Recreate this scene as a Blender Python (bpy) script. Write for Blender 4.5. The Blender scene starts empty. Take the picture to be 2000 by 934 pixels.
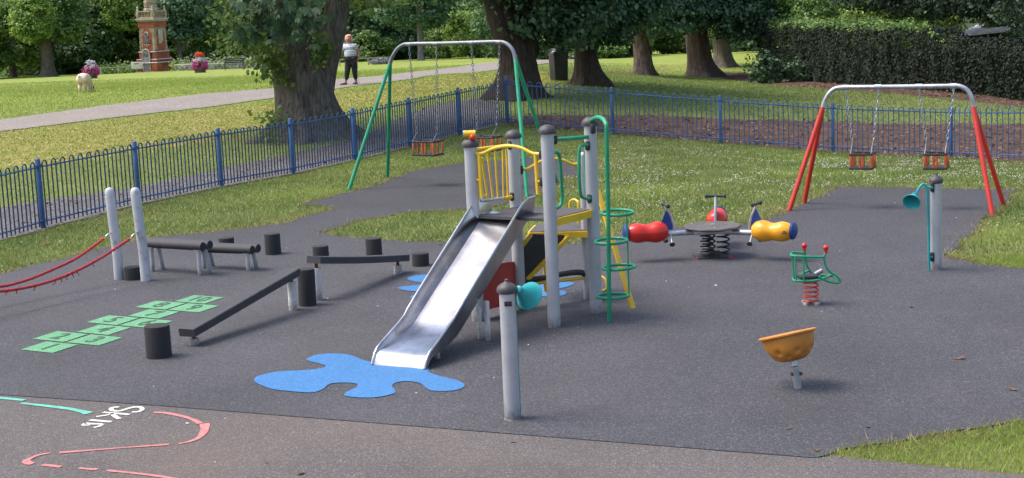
import bpy, bmesh, math, random
import numpy as np
from mathutils import Vector, Matrix, noise
from mathutils.geometry import delaunay_2d_cdt
PI = math.pi; R = math.radians
SC = bpy.context.scene; COL = SC.collection
# ------------------------------------------------------------------ camera
CAMH = 3.33; FPX = 3000.0
cam_d = bpy.data.cameras.new('camera'); cam = bpy.data.objects.new('camera', cam_d); COL.objects.link(cam)
cam_d.sensor_width = 36; cam_d.lens = 54; cam_d.clip_start = 0.1; cam_d.clip_end = 900
CM = Matrix.Rotation(R(90 - 8.84), 4, 'X') @ Matrix.Rotation(R(-2.4), 4, 'Z')
cam.matrix_world = Matrix.Translation((0, 0, CAMH)) @ CM
SC.camera = cam
# ------------------------------------------------------------------ light
w = bpy.data.worlds.new('World'); SC.world = w; w.use_nodes = True
SUNV = Vector((-0.58, 0.08, 1.0)).normalized()
nt = w.node_tree; sky = nt.nodes.new('ShaderNodeTexSky'); sky.sky_type = 'NISHITA'; sky.sun_disc = False
sky.sun_elevation = math.asin(SUNV.z); sky.sun_rotation = math.atan2(SUNV.x, SUNV.y)
sky.dust_density = 4.0; sky.air_density = 1.0; sky.ozone_density = 1.0
nt.links.new(sky.outputs[0], nt.nodes['Background'].inputs[0]); nt.nodes['Background'].inputs[1].default_value = 0.15
sd = bpy.data.lights.new('sun', 'SUN'); sd.energy = 1.5; sd.angle = R(30); sd.color = (1, .95, .86)
so = bpy.data.objects.new('sun', sd); COL.objects.link(so); so.rotation_euler = SUNV.to_track_quat('Z', 'Y').to_euler()
SC.view_settings.view_transform = 'Standard'; SC.view_settings.look = 'None'
SC.view_settings.exposure = 1.05; SC.view_settings.gamma = 1
# ------------------------------------------------------------------ terrain height and measuring helpers
def sst(a, b, x):
    t = min(1, max(0, (x - a) / (b - a))); return t * t * (3 - 2 * t)
def H(X, Y):
    z = .7 * sst(30, 54, Y)
    if Y > 55: z -= .028 * (Y - 55) * sst(54, 62, Y)
    z -= .7 * sst(0, 11, X) * sst(24, 37, Y) * (1 - .85 * sst(70, 100, Y)) * (1 + .5 * sst(45, 60, Y))
    z += .06 * math.sin(X * .21 + 1) * math.sin(Y * .17) * sst(36, 50, Y)
    return z
CI = CM.to_3x3()
def ray(x, y): return (CI @ Vector(((x - 1000) / FPX, -(y - 467) / FPX, -1))).normalized()
def G(x, y, off=0):
    d = ray(x, y); o = Vector((0, 0, CAMH)); t = 5.0; p = o
    while t < 600:
        p = o + d * t
        if p.z < H(p.x, p.y) + off: break
        t += .25
    a, b = t - .25, t
    for _ in range(24):
        m = (a + b) / 2; p = o + d * m
        if p.z < H(p.x, p.y) + off: b = m
        else: a = m
    return Vector((p.x, p.y, H(p.x, p.y) + off))
def atY(x, y, Y):
    d = ray(x, y); return Vector((0, 0, CAMH)) + d * (Y / d.y)
def atZ(x, y, z):
    d = ray(x, y); return Vector((0, 0, CAMH)) + d * ((z - CAMH) / d.z)
def pl(P, Q, x, y):                      # a measured point on the vertical plane through ground points P, Q
    d = ray(x, y); n = Vector((-(Q.y - P.y), Q.x - P.x, 0)); o = Vector((0, 0, CAMH))
    return o + d * ((P - o).dot(n) / d.dot(n))
def zof(P, y):                           # height on the vertical over P that shows at image row y
    lo, hi = P.z - 3, P.z + 12
    for _ in range(40):
        m = (lo + hi) / 2
        q = CI.transposed() @ (Vector((P.x, P.y, m)) - Vector((0, 0, CAMH)))
        v = 467 + FPX * q.y / q.z
        if v > y: lo = m
        else: hi = m
    return (lo + hi) / 2
V = Vector
# ------------------------------------------------------------------ mesh builder
class MB:
    def __init__(s): s.v = []; s.f = []; s.sm = []
    def add(s, vs, fs, smooth=False):
        n = len(s.v); s.v += [tuple(v) for v in vs]
        for f in fs: s.f.append([i + n for i in f]); s.sm.append(smooth)
        return s
    def box(s, c, size, rot=None, bev=0.0, M=None):
        c = V(c); sx, sy, sz = [q / 2 for q in size]
        m = rot if rot is not None else Matrix.Identity(3)
        if isinstance(m, (int, float)): m = Matrix.Rotation(m, 3, 'Z')
        if bev <= 0:
            vs = [(x * sx, y * sy, z * sz) for x in (-1, 1) for y in (-1, 1) for z in (-1, 1)]
            fs = [(0, 1, 3, 2), (4, 6, 7, 5), (0, 4, 5, 1), (2, 3, 7, 6), (0, 2, 6, 4), (1, 5, 7, 3)]
        else:
            bm = bmesh.new(); bmesh.ops.create_cube(bm, size=1)
            for v in bm.verts: v.co = V((v.co.x * 2 * sx, v.co.y * 2 * sy, v.co.z * 2 * sz))
            bmesh.ops.bevel(bm, geom=bm.edges[:] , offset=bev, segments=2, affect='EDGES', profile=.5)
            bm.verts.index_update(); vs = [v.co[:] for v in bm.verts]; fs = [[v.index for v in f.verts] for f in bm.faces]; bm.free()
        return s.add([c + m @ V(v) for v in vs], fs, bev > 0)
    def tube(s, pts, r, seg=12, cap=True, closed=False, flat=1.0):
        pts = [V(p) for p in pts]; n = len(pts); rs = r if hasattr(r, '__len__') else [r] * n
        T = []
        for i in range(n):
            if closed: t = pts[(i + 1) % n] - pts[i - 1]
            else: t = pts[min(i + 1, n - 1)] - pts[max(i - 1, 0)]
            T.append(t.normalized() if t.length > 1e-9 else V((0, 0, 1)))
        a = V((0, 0, 1)) if abs(T[0].z) < .9 else V((1, 0, 0))
        u = (a - T[0] * a.dot(T[0])).normalized(); vs = []
        for i in range(n):
            u = (u - T[i] * u.dot(T[i])).normalized(); w_ = T[i].cross(u)
            for k in range(seg):
                an = 2 * PI * k / seg; vs.append(pts[i] + (u * math.cos(an) * flat + w_ * math.sin(an)) * rs[i])
        fs = []
        for i in range(n if closed else n - 1):
            j = (i + 1) % n
            for k in range(seg):
                l = (k + 1) % seg; fs.append((i * seg + k, i * seg + l, j * seg + l, j * seg + k))
        s.add(vs, fs, True)
        if cap and not closed:
            s.add(vs[:seg], [list(range(seg))[::-1]]); s.add(vs[-seg:], [list(range(seg))])
        return s
    def lathe(s, prof, org=(0, 0, 0), M=None, seg=24, smooth=True, fn=None):
        org = V(org); M = M or Matrix.Identity(3); vs = []; n = len(prof)
        for (r, z) in prof:
            for k in range(seg):
                a = 2 * PI * k / seg; rr = r * (fn(a, z) if fn else 1)
                vs.append(org + M @ V((rr * math.cos(a), rr * math.sin(a), z)))
        fs = [(i * seg + k, i * seg + (k + 1) % seg, (i + 1) * seg + (k + 1) % seg, (i + 1) * seg + k) for i in range(n - 1) for k in range(seg)]
        s.add(vs, fs, smooth)
        if prof[0][0] > 1e-4: s.add(vs[:seg], [list(range(seg))[::-1]])
        if prof[-1][0] > 1e-4: s.add(vs[-seg:], [list(range(seg))])
        return s
    def ball(s, c, r, seg=16, M=None, sc=(1, 1, 1)):
        k = seg // 2; MM = (M or Matrix.Identity(3)) @ Matrix.Diagonal(V(sc))
        return s.lathe([(max(1e-5, r * math.sin(PI * i / k)), -r * math.cos(PI * i / k)) for i in range(k + 1)], c, MM, seg)
    def prism(s, poly, nrm):                 # poly: 3-D outline, extruded by vector nrm
        n = len(poly); nrm = V(nrm); a = [V(p) for p in poly]; b = [p + nrm for p in a]
        fs = [list(range(n))[::-1], list(range(n, 2 * n))] + [(i, (i + 1) % n, (i + 1) % n + n, i + n) for i in range(n)]
        return s.add(a + b, fs)
    def mesh(s, name, mat, off=None):
        me = bpy.data.meshes.new(name); vs = s.v
        if off is not None: vs = [(v[0] - off[0], v[1] - off[1], v[2] - off[2]) for v in vs]
        me.from_pydata(vs, [], s.f); me.polygons.foreach_set('use_smooth', s.sm)
        me.validate(); me.update()
        bm = bmesh.new(); bm.from_mesh(me); bmesh.ops.recalc_face_normals(bm, faces=bm.faces); bm.to_mesh(me); bm.free()
        try: me.set_sharp_from_angle(angle=R(40))
        except Exception: pass
        me.materials.append(mat); return me
def link(o, parent=None):
    COL.objects.link(o)
    if parent is not None: o.parent = parent
    return o
def tag(o, label=None, cat=None, group=None, kind=None):
    if label: o['label'] = label
    if cat: o['category'] = cat
    if group: o['group'] = group
    if kind: o['kind'] = kind
    return o
def thing(name, loc, label, cat, group=None, rz=0):
    o = bpy.data.objects.new(name, None); o.empty_display_size = .2; link(o); o.location = loc; o.rotation_euler.z = rz
    return tag(o, label, cat, group)
def wloc(o):
    p = V((0, 0, 0))
    while o is not None: p += o.location; o = o.parent
    return p
def part(name, mb, mat, root, label=None, world=True):
    o = bpy.data.objects.new(name, mb.mesh(name, mat, wloc(root) if world else None)); link(o, root)
    return tag(o, label)
def solo(name, mb, mat, loc, label, cat, group=None, kind=None):
    o = bpy.data.objects.new(name, mb.mesh(name, mat, loc)); o.location = loc; link(o); return tag(o, label, cat, group, kind)
def copy_tree(o, parent=None):
    c = o.copy(); COL.objects.link(c); c.parent = parent
    for ch in list(o.children): copy_tree(ch, c)
    return c
# ------------------------------------------------------------------ materials
def lin(c):
    return tuple((x / 12.92 if x <= .04045 else ((x + .055) / 1.055) ** 2.4) for x in c)
def mat(name, col, rough=.5, metal=0.0, var=.12, scale=6, bump=.0, bscale=60, col2=None, spec=None, dirt=0.0, dcol=(.12, .10, .08), foot=False):
    m = bpy.data.materials.new(name); m.use_nodes = True; t = m.node_tree; L = t.links; b = t.nodes['Principled BSDF']
    N = t.nodes.new; tc = N('ShaderNodeTexCoord')
    n1 = N('ShaderNodeTexNoise'); n1.inputs['Scale'].default_value = scale; n1.inputs['Detail'].default_value = 6; L.new(tc.outputs['Object'], n1.inputs['Vector'])
    mx = N('ShaderNodeMix'); mx.data_type = 'RGBA'
    c2 = col2 or tuple(min(1, x * (1 + var * 2)) for x in col); c1 = col if col2 else tuple(x * (1 - var) for x in col)
    mx.inputs['A'].default_value = (*c1, 1); mx.inputs['B'].default_value = (*c2, 1)
    rp = N('ShaderNodeMapRange'); rp.inputs[1].default_value = .3; rp.inputs[2].default_value = .7
    L.new(n1.outputs['Fac'], rp.inputs[0]); L.new(rp.outputs[0], mx.inputs['Factor']); out = mx.outputs['Result']
    if dirt > 0:
        n2 = N('ShaderNodeTexNoise'); n2.inputs['Scale'].default_value = scale * 2.3; n2.inputs['Detail'].default_value = 8; n2.inputs['Roughness'].default_value = .7
        L.new(tc.outputs['Object'], n2.inputs['Vector'])
        r2 = N('ShaderNodeMapRange'); r2.inputs[1].default_value = .52; r2.inputs[2].default_value = .72; r2.inputs[4].default_value = dirt
        L.new(n2.outputs['Fac'], r2.inputs[0]); m2 = N('ShaderNodeMix'); m2.data_type = 'RGBA'; L.new(out, m2.inputs['A']); m2.inputs['B'].default_value = (*dcol, 1)
        L.new(r2.outputs[0], m2.inputs['Factor']); out = m2.outputs['Result']
    if foot:                                      # splashed soil and scuffs on the lowest hand's breadth
        sx = N('ShaderNodeSeparateXYZ'); L.new(tc.outputs['Object'], sx.inputs[0]); nf = N('ShaderNodeTexNoise'); nf.inputs['Scale'].default_value = 25; L.new(tc.outputs['Object'], nf.inputs['Vector'])
        af = N('ShaderNodeMath'); af.operation = 'MULTIPLY_ADD'; L.new(nf.outputs['Fac'], af.inputs[0]); af.inputs[1].default_value = -.22; L.new(sx.outputs['Z'], af.inputs[2])
        rf_ = N('ShaderNodeMapRange'); rf_.inputs[1].default_value = -.10; rf_.inputs[2].default_value = .03; rf_.inputs[3].default_value = .75; rf_.inputs[4].default_value = 0; L.new(af.outputs[0], rf_.inputs[0])
        mf = N('ShaderNodeMix'); mf.data_type = 'RGBA'; L.new(out, mf.inputs['A']); mf.inputs['B'].default_value = (.13, .12, .105, 1); L.new(rf_.outputs[0], mf.inputs['Factor']); out = mf.outputs['Result']
    L.new(out, b.inputs['Base Color'])
    b.inputs['Roughness'].default_value = rough; b.inputs['Metallic'].default_value = metal
    rr = N('ShaderNodeMapRange'); rr.inputs[3].default_value = rough * .8; rr.inputs[4].default_value = min(1, rough * 1.25); L.new(n1.outputs['Fac'], rr.inputs[0]); L.new(rr.outputs[0], b.inputs['Roughness'])
    if spec is not None: b.inputs['Specular IOR Level'].default_value = spec
    if bump > 0:
        n3 = N('ShaderNodeTexNoise'); n3.inputs['Scale'].default_value = bscale; n3.inputs['Detail'].default_value = 4; L.new(tc.outputs['Object'], n3.inputs['Vector'])
        bp = N('ShaderNodeBump'); bp.inputs['Strength'].default_value = bump; bp.inputs['Distance'].default_value = .01
        L.new(n3.outputs['Fac'], bp.inputs['Height']); L.new(bp.outputs[0], b.inputs['Normal'])
    return m
def grain(name, dark, light, speck, scale=90, patch=(.8, 1.15), stain=None, rough=.9, stain_amt=.5, back=None):
    """stony or crumb-rubber ground: coloured grains seen from close, broad soft patches, stains"""
    m = bpy.data.materials.new(name); m.use_nodes = True; t = m.node_tree; L = t.links; b = t.nodes['Principled BSDF']; N = t.nodes.new
    tc = N('ShaderNodeTexCoord'); v = N('ShaderNodeTexVoronoi'); v.inputs['Scale'].default_value = scale; L.new(tc.outputs['Object'], v.inputs['Vector'])
    sp = N('ShaderNodeSeparateColor'); L.new(v.outputs['Color'], sp.inputs[0])
    cr = N('ShaderNodeValToRGB'); e = cr.color_ramp.elements; e[0].position = .0; e[0].color = (*dark, 1); e[1].position = .85; e[1].color = (*light, 1)
    k = e.new(.97); k.color = (*speck, 1); L.new(sp.outputs[0], cr.inputs[0])
    n = N('ShaderNodeTexNoise'); n.inputs['Scale'].default_value = .55; n.inputs['Detail'].default_value = 7; n.inputs['Roughness'].default_value = .62; L.new(tc.outputs['Object'], n.inputs['Vector'])
    r = N('ShaderNodeMapRange'); r.inputs[1].default_value = .3; r.inputs[2].default_value = .7; r.inputs[3].default_value = patch[0]; r.inputs[4].default_value = patch[1]; L.new(n.outputs['Fac'], r.inputs[0])
    mu = N('ShaderNodeVectorMath'); mu.operation = 'SCALE'; L.new(cr.outputs[0], mu.inputs[0]); L.new(r.outputs[0], mu.inputs['Scale']); out = mu.outputs[0]
    if stain:
        n2 = N('ShaderNodeTexNoise'); n2.inputs['Scale'].default_value = .35; n2.inputs['Detail'].default_value = 8; n2.inputs['Distortion'].default_value = .8
        L.new(tc.outputs['Object'], n2.inputs['Vector']); r2 = N('ShaderNodeMapRange'); r2.inputs[1].default_value = .48; r2.inputs[2].default_value = .72; r2.inputs[4].default_value = stain_amt
        L.new(n2.outputs['Fac'], r2.inputs[0]); m2 = N('ShaderNodeMix'); m2.data_type = 'RGBA'; L.new(out, m2.inputs['A']); m2.inputs['B'].default_value = (*stain, 1); L.new(r2.outputs[0], m2.inputs['Factor']); out = m2.outputs['Result']
    if back:                                      # granule colour darkens towards the back, along an edge broken by noise
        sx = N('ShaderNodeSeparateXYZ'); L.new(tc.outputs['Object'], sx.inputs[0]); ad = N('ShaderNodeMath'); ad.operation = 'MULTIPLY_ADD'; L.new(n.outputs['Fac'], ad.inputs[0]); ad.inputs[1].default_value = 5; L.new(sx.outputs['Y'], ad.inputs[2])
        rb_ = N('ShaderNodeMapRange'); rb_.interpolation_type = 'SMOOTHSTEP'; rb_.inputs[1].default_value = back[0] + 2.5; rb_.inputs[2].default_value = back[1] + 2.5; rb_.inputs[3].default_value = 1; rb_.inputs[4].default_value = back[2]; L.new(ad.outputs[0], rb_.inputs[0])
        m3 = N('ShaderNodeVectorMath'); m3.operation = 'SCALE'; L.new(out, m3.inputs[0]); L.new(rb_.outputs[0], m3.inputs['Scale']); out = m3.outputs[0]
    L.new(out, b.inputs['Base Color']); b.inputs['Roughness'].default_value = rough
    bp = N('ShaderNodeBump'); bp.inputs['Strength'].default_value = .5; bp.inputs['Distance'].default_value = .004; L.new(v.outputs['Distance'], bp.inputs['Height']); L.new(bp.outputs[0], b.inputs['Normal'])
    return m
def leafmat(name, cols, trans=.35, rough=.5, patch=.25):
    """leaves: every leaf its own tone, broad tone drift through the crown, light through the blade"""
    m = bpy.data.materials.new(name); m.use_nodes = True; t = m.node_tree; L = t.links; N = t.nodes.new
    for n in list(t.nodes): t.nodes.remove(n)
    g = N('ShaderNodeNewGeometry'); cr = N('ShaderNodeValToRGB'); el = cr.color_ramp.elements
    el[0].color = (*cols[0], 1); el[1].color = (*cols[-1], 1)
    for i, c in enumerate(cols[1:-1]): q = el.new((i + 1) / (len(cols) - 1)); q.color = (*c, 1)
    tc = N('ShaderNodeTexCoord'); n1 = N('ShaderNodeTexNoise'); n1.inputs['Scale'].default_value = .9; n1.inputs['Detail'].default_value = 3; L.new(tc.outputs['Object'], n1.inputs['Vector'])
    a = N('ShaderNodeMath'); a.operation = 'MULTIPLY_ADD'; L.new(n1.outputs['Fac'], a.inputs[0]); a.inputs[1].default_value = patch * 4; a.inputs[2].default_value = -patch * 2
    b_ = N('ShaderNodeMath'); b_.operation = 'ADD'; b_.use_clamp = True; L.new(g.outputs['Random Per Island'], b_.inputs[0]); L.new(a.outputs[0], b_.inputs[1]); L.new(b_.outputs[0], cr.inputs[0])
    p = N('ShaderNodeBsdfPrincipled'); p.inputs['Roughness'].default_value = rough; p.inputs['Specular IOR Level'].default_value = .35; L.new(cr.outputs[0], p.inputs['Base Color'])
    tr = N('ShaderNodeBsdfTranslucent'); hs = N('ShaderNodeHueSaturation'); hs.inputs['Hue'].default_value = .48; hs.inputs['Value'].default_value = 1.3; L.new(cr.outputs[0], hs.inputs['Color']); L.new(hs.outputs[0], tr.inputs[0])
    ms = N('ShaderNodeMixShader'); ms.inputs[0].default_value = trans; L.new(p.outputs[0], ms.inputs[1]); L.new(tr.outputs[0], ms.inputs[2])
    o = N('ShaderNodeOutputMaterial'); L.new(ms.outputs[0], o.inputs[0]); return m
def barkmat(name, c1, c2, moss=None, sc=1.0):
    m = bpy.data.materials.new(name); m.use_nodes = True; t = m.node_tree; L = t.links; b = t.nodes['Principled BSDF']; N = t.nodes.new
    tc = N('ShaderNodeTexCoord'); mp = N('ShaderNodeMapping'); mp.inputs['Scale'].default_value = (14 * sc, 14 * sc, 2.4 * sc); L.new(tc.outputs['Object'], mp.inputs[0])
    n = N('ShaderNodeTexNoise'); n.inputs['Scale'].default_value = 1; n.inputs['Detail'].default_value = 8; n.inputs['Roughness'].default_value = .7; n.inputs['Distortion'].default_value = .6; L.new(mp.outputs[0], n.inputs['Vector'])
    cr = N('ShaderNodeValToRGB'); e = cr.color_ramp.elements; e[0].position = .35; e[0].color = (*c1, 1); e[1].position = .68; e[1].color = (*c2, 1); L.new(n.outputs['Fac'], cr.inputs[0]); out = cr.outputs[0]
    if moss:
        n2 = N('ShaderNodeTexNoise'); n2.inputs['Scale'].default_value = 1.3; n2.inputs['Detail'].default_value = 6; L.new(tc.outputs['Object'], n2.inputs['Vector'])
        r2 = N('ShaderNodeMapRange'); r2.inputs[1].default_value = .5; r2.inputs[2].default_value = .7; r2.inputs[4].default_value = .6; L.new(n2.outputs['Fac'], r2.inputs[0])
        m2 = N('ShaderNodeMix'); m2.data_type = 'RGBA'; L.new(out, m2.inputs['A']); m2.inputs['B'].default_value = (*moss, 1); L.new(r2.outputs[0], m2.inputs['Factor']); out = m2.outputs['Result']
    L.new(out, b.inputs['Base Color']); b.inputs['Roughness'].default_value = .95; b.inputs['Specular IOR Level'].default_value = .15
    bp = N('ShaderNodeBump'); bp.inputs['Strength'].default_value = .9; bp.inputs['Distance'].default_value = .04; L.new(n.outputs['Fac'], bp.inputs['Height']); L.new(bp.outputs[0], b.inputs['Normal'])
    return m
M = {}
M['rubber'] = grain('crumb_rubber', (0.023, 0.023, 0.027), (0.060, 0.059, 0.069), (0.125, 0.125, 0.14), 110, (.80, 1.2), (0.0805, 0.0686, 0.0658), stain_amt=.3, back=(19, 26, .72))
M['tarmac'] = grain('worn_tarmac', (0.0544, 0.0464, 0.0448), (0.1080, 0.0944, 0.0912), (0.1920, 0.1760, 0.1680), 120, (.82, 1.12), (0.1920, 0.1240, 0.0920), stain_amt=.25)
M['path'] = grain('path_tarmac', (0.1596, 0.1330, 0.1140), (0.2280, 0.1976, 0.1748), (0.3420, 0.3192, 0.3040), 30, (.85, 1.1), (0.2280, 0.1824, 0.1444), stain_amt=.5)
M['strip'] = grain('old_tarmac', (0.0480, 0.0464, 0.0512), (0.1000, 0.0944, 0.1000), (0.2400, 0.2240, 0.2000), 30, (.8, 1.2), (0.0680, 0.0480, 0.0360), stain_amt=.8)
M['blue_rubber'] = grain('blue_rubber', (0.0240, 0.1200, 0.2960), (0.0400, 0.1680, 0.3840), (0.0640, 0.2080, 0.4400), 80, (.93, 1.06), rough=.8)
M['green_paint'] = grain('green_paint', (0.0723, 0.2295, 0.1105), (0.1190, 0.3230, 0.1700), (0.1700, 0.3825, 0.2295), 70, (.9, 1.08), (0.0765, 0.1020, 0.0850), stain_amt=.35)
M['white_paint'] = mat('white_line_paint', (0.5270, 0.5100, 0.4590), .8, var=.15, scale=30, dirt=.7, dcol=(0.1105, 0.1020, 0.0935))
M['pink_paint'] = mat('pink_line_paint', (.42, .15, .145), .8, var=.2, scale=20, dirt=.7, dcol=(.16, .11, .105))
M['teal_paint'] = mat('teal_line_paint', (0.1020, 0.3570, 0.2890), .8, var=.15, scale=20, dirt=.5, dcol=(0.1020, 0.1360, 0.1190))
M['digit'] = mat('worn_digit', (.045, .075, .055), .9, var=.2, scale=20)
M['fence'] = mat('blue_fence_paint', (.023, .082, .215), .42, var=.2, scale=3, dirt=.4, dcol=(.02, .04, .08))
M['fence_shaded'] = mat('shaded_blue_fence_paint', (.012, .035, .085), .5, var=.25, scale=3, dirt=.5, dcol=(.012, .02, .035))  # darker copy of the fence blue: shade on the left run's bars put into colour
M['post'] = mat('grey_post_coat', (.42, .425, .45), .42, .25, var=.06, scale=3, dirt=.3, dcol=(.25, .24, .22), foot=True)
M['postdirt'] = mat('grimy_post_coat', (.45, .455, .48), .5, .1, var=.1, scale=3, dirt=.85, dcol=(.14, .135, .13))
M['steel'] = mat('brushed_steel', (.47, .47, .49), .20, 1.0, var=.16, scale=3.5, bump=.10, bscale=5, dirt=.5, dcol=(.33, .33, .35))
M['galv'] = mat('galvanised_steel', (.42, .43, .46), .42, .7, var=.15, scale=9)
M['darkgalv'] = mat('weathered_tube', (.22, .23, .25), .5, .5, var=.15, scale=7)
M['yellow'] = mat('yellow_powder_coat', (.72, .46, .025), .38, var=.08, scale=5, dirt=.25, dcol=(.4, .25, .03))
M['green'] = mat('green_powder_coat', (.012, .26, .125), .35, var=.12, scale=5, dirt=.25, dcol=(.02, .14, .08))
M['red'] = mat('red_powder_coat', (0.5400, 0.0315, 0.0198), .4, var=.08, scale=5, dirt=.2, dcol=(0.2700, 0.0270, 0.0180))
M['redplastic'] = mat('red_plastic', (0.5580, 0.0252, 0.0135), .22, var=.06, scale=4, dirt=.1, dcol=(0.2700, 0.0270, 0.0180))
M['orangeplastic'] = mat('amber_plastic', (.76, .33, .015), .26, var=.08, scale=4, dirt=.15, dcol=(.4, .14, .02))
M['bowl'] = mat('faded_orange_plastic', (.46, .18, .025), .5, var=.15, scale=5, bump=.15, bscale=30, dirt=.4, dcol=(.24, .09, .015))
M['teal'] = mat('teal_powder_coat', (.012, .27, .28), .4, var=.12, scale=6, dirt=.2, dcol=(.05, .2, .2))
M['black'] = mat('black_rubber', (.022, .022, .025), .6, var=.3, scale=9, bump=.2, bscale=80)
M['stump'] = mat('black_rubber_granule', (.016, .016, .018), .95, var=.35, scale=70, bump=.8, bscale=140, col2=(.032, .032, .035))
M['beamtop'] = mat('black_beam_rubber', (.036, .036, .04), .7, var=.2, scale=12, bump=.3, bscale=90, dirt=.3, dcol=(.07, .07, .072))
M['cap'] = mat('grey_black_cap', (.05, .045, .047), .55, var=.2, scale=8)
M['blue'] = mat('navy_board', (0.0135, 0.0450, 0.1980), .4, var=.1)
M['redboard'] = mat('red_board', (.42, .03, .025), .5, var=.1, dirt=.3, dcol=(.2, .03, .03))
M['deck'] = mat('anti_slip_deck', (.07, .066, .068), .85, var=.15, scale=30, bump=.4, bscale=150, dirt=.4, dcol=(.13, .11, .1))
M['orange'] = mat('orange_strap_rubber', (.38, .085, .025), .6, var=.3, scale=10)
M['rope'] = mat('red_rope', (.42, .035, .04), .85, var=.2, scale=60, bump=.6, bscale=150, dirt=.3, dcol=(.5, .12, .1))
M['white_leg'] = mat('white_leg_coat', (.55, .54, .53), .6, var=.1, scale=6, dirt=.35, dcol=(.3, .27, .24), foot=True)
M['rust'] = mat('rusty_bracket', (.14, .05, .025), .8, .3, var=.3, scale=20)
M['disc'] = mat('worn_disc', (.085, .078, .075), .8, var=.2, scale=12, bump=.2, dirt=.5, dcol=(.06, .055, .05))
M['bin'] = mat('black_bin_plastic', (.028, .027, .032), .5, var=.2, scale=5, dirt=.3, dcol=(.09, .08, .08))
M['bark'] = barkmat('brown_bark', (.05, .042, .034), (.215, .182, .148), moss=(.085, .085, .05))
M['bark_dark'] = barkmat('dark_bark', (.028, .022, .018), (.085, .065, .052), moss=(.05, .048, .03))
M['bark_warm'] = barkmat('reddish_bark', (.06, .043, .036), (.24, .175, .145))
M['bark_pale'] = barkmat('pale_bark', (.13, .12, .105), (.28, .26, .23), sc=.6)
# ------------------------------------------------------------------ ground
def inpoly(px, py, poly):
    px = np.asarray(px); py = np.asarray(py); c = np.zeros(px.shape, bool); n = len(poly); j = n - 1
    for i in range(n):
        xi, yi = poly[i][0], poly[i][1]; xj, yj = poly[j][0], poly[j][1]
        c ^= ((yi > py) != (yj > py)) & (px < (xj - xi) * (py - yi) / ((yj - yi) + 1e-12) + xi); j = i
    return c
def ground(pts): return [G(x, y) for x, y in pts]
def fray(poly, amp=.05, step=.18, seed=1):           # an edge broken up as turf grows over it
    out = []; rnd = random.Random(seed); n = len(poly)
    for i in range(n):
        a, b = poly[i], poly[(i + 1) % n]; k = max(1, int((b - a).length / step))
        for q in range(k):
            p = a.lerp(b, q / k); f = noise.noise(V((p.x * 1.7, p.y * 1.7, seed))) * amp * 1.6 + rnd.uniform(-amp, amp) * .5
            t = (b - a).normalized(); out.append(V((p.x - t.y * f, p.y + t.x * f, 0)))
    return out
def drape(name, poly, off, material, step=.6, kind='structure'):
    P = [V((p[0], p[1])) for p in poly]; xs = [p.x for p in P]; ys = [p.y for p in P]
    gx, gy = np.meshgrid(np.arange(min(xs) + .01, max(xs), step), np.arange(min(ys) + .01, max(ys), step))
    m = inpoly(gx, gy, P); pts = P + [V((a, b)) for a, b in zip(gx[m], gy[m])]
    vs, es, fs, *_ = delaunay_2d_cdt(pts, [], [list(range(len(P)))], 1, 1e-5)
    me = bpy.data.meshes.new(name); me.from_pydata([(v.x, v.y, H(v.x, v.y) + off) for v in vs], [], [list(f) for f in fs]); me.update()
    bm = bmesh.new(); bm.from_mesh(me)
    for f in bm.faces:
        f.normal_update()
        if f.normal.z < 0: f.normal_flip()
    bm.to_mesh(me); bm.free(); me.materials.append(material)
    o = bpy.data.objects.new(name, me); link(o)
    if kind: o['kind'] = kind
    return o
def smooth_poly(pts, k=6, closed=True):              # Catmull-Rom
    n = len(pts); out = []
    rng_ = range(n) if closed else range(n - 1)
    for i in rng_:
        if closed: p0, p1, p2, p3 = pts[i - 1], pts[i], pts[(i + 1) % n], pts[(i + 2) % n]
        else: p0, p1, p2, p3 = pts[max(i - 1, 0)], pts[i], pts[i + 1], pts[min(i + 2, n - 1)]
        for q in range(k):
            t = q / k; out.append(tuple(.5 * (2 * b + (c - a) * t + (2 * a - 5 * b + 4 * c - d) * t * t + (3 * b - a - 3 * c + d) * t ** 3) for a, b, c, d in zip(p0, p1, p2, p3)))
    if not closed: out.append(tuple(pts[-1]))
    return out
Z_dirt = ground([(960, 246), (1000, 224), (1200, 224), (1400, 230), (1600, 236), (1800, 241), (2060, 243), (2060, 322), (1857, 309), (1628, 298), (1408, 281), (1197, 263)])
Z_mulch = ground([(1400, 140), (1480, 143), (1600, 158), (1750, 169), (2060, 182), (2060, 216), (1900, 199), (1700, 181), (1600, 174), (1480, 163), (1400, 152)])
Z_track = ground([(1030, 166), (1130, 152), (1240, 142), (1340, 130), (1440, 118), (1440, 111), (1340, 121), (1240, 133), (1120, 142), (1045, 156)])
Z_dry = [ground([(-60, 262), (250, 232), (545, 200), (545, 262), (270, 295), (-60, 345)]), ground([(640, 182), (800, 162), (960, 143), (1075, 130), (1075, 170), (980, 160), (640, 222)])]
Z_inner = ground([(-150, 512), (90, 448), (275, 400), (435, 365), (575, 340), (693, 313), (803, 287), (897, 263), (992, 241), (1197, 262), (1408, 280), (1628, 297), (1857, 307), (2150, 322)]) + [V((9, 5, 0)), V((-9, 5, 0))]
xs = np.concatenate([np.arange(-110, -24, 3.), np.arange(-24, 24, .5), np.arange(24, 112, 3.)]); ys = np.concatenate([np.arange(-24, 66, .5), np.arange(66, 150, 2.), np.arange(150, 262, 8.)])
gx, gy = np.meshgrid(xs, ys); nx, ny = len(xs), len(ys)
zz = np.array([[H(a, b) for a in xs] for b in ys])
vs = np.stack([gx.ravel(), gy.ravel(), zz.ravel()], 1)
fs = [(j * nx + i, j * nx + i + 1, (j + 1) * nx + i + 1, (j + 1) * nx + i) for j in range(ny - 1) for i in range(nx - 1)]
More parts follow.
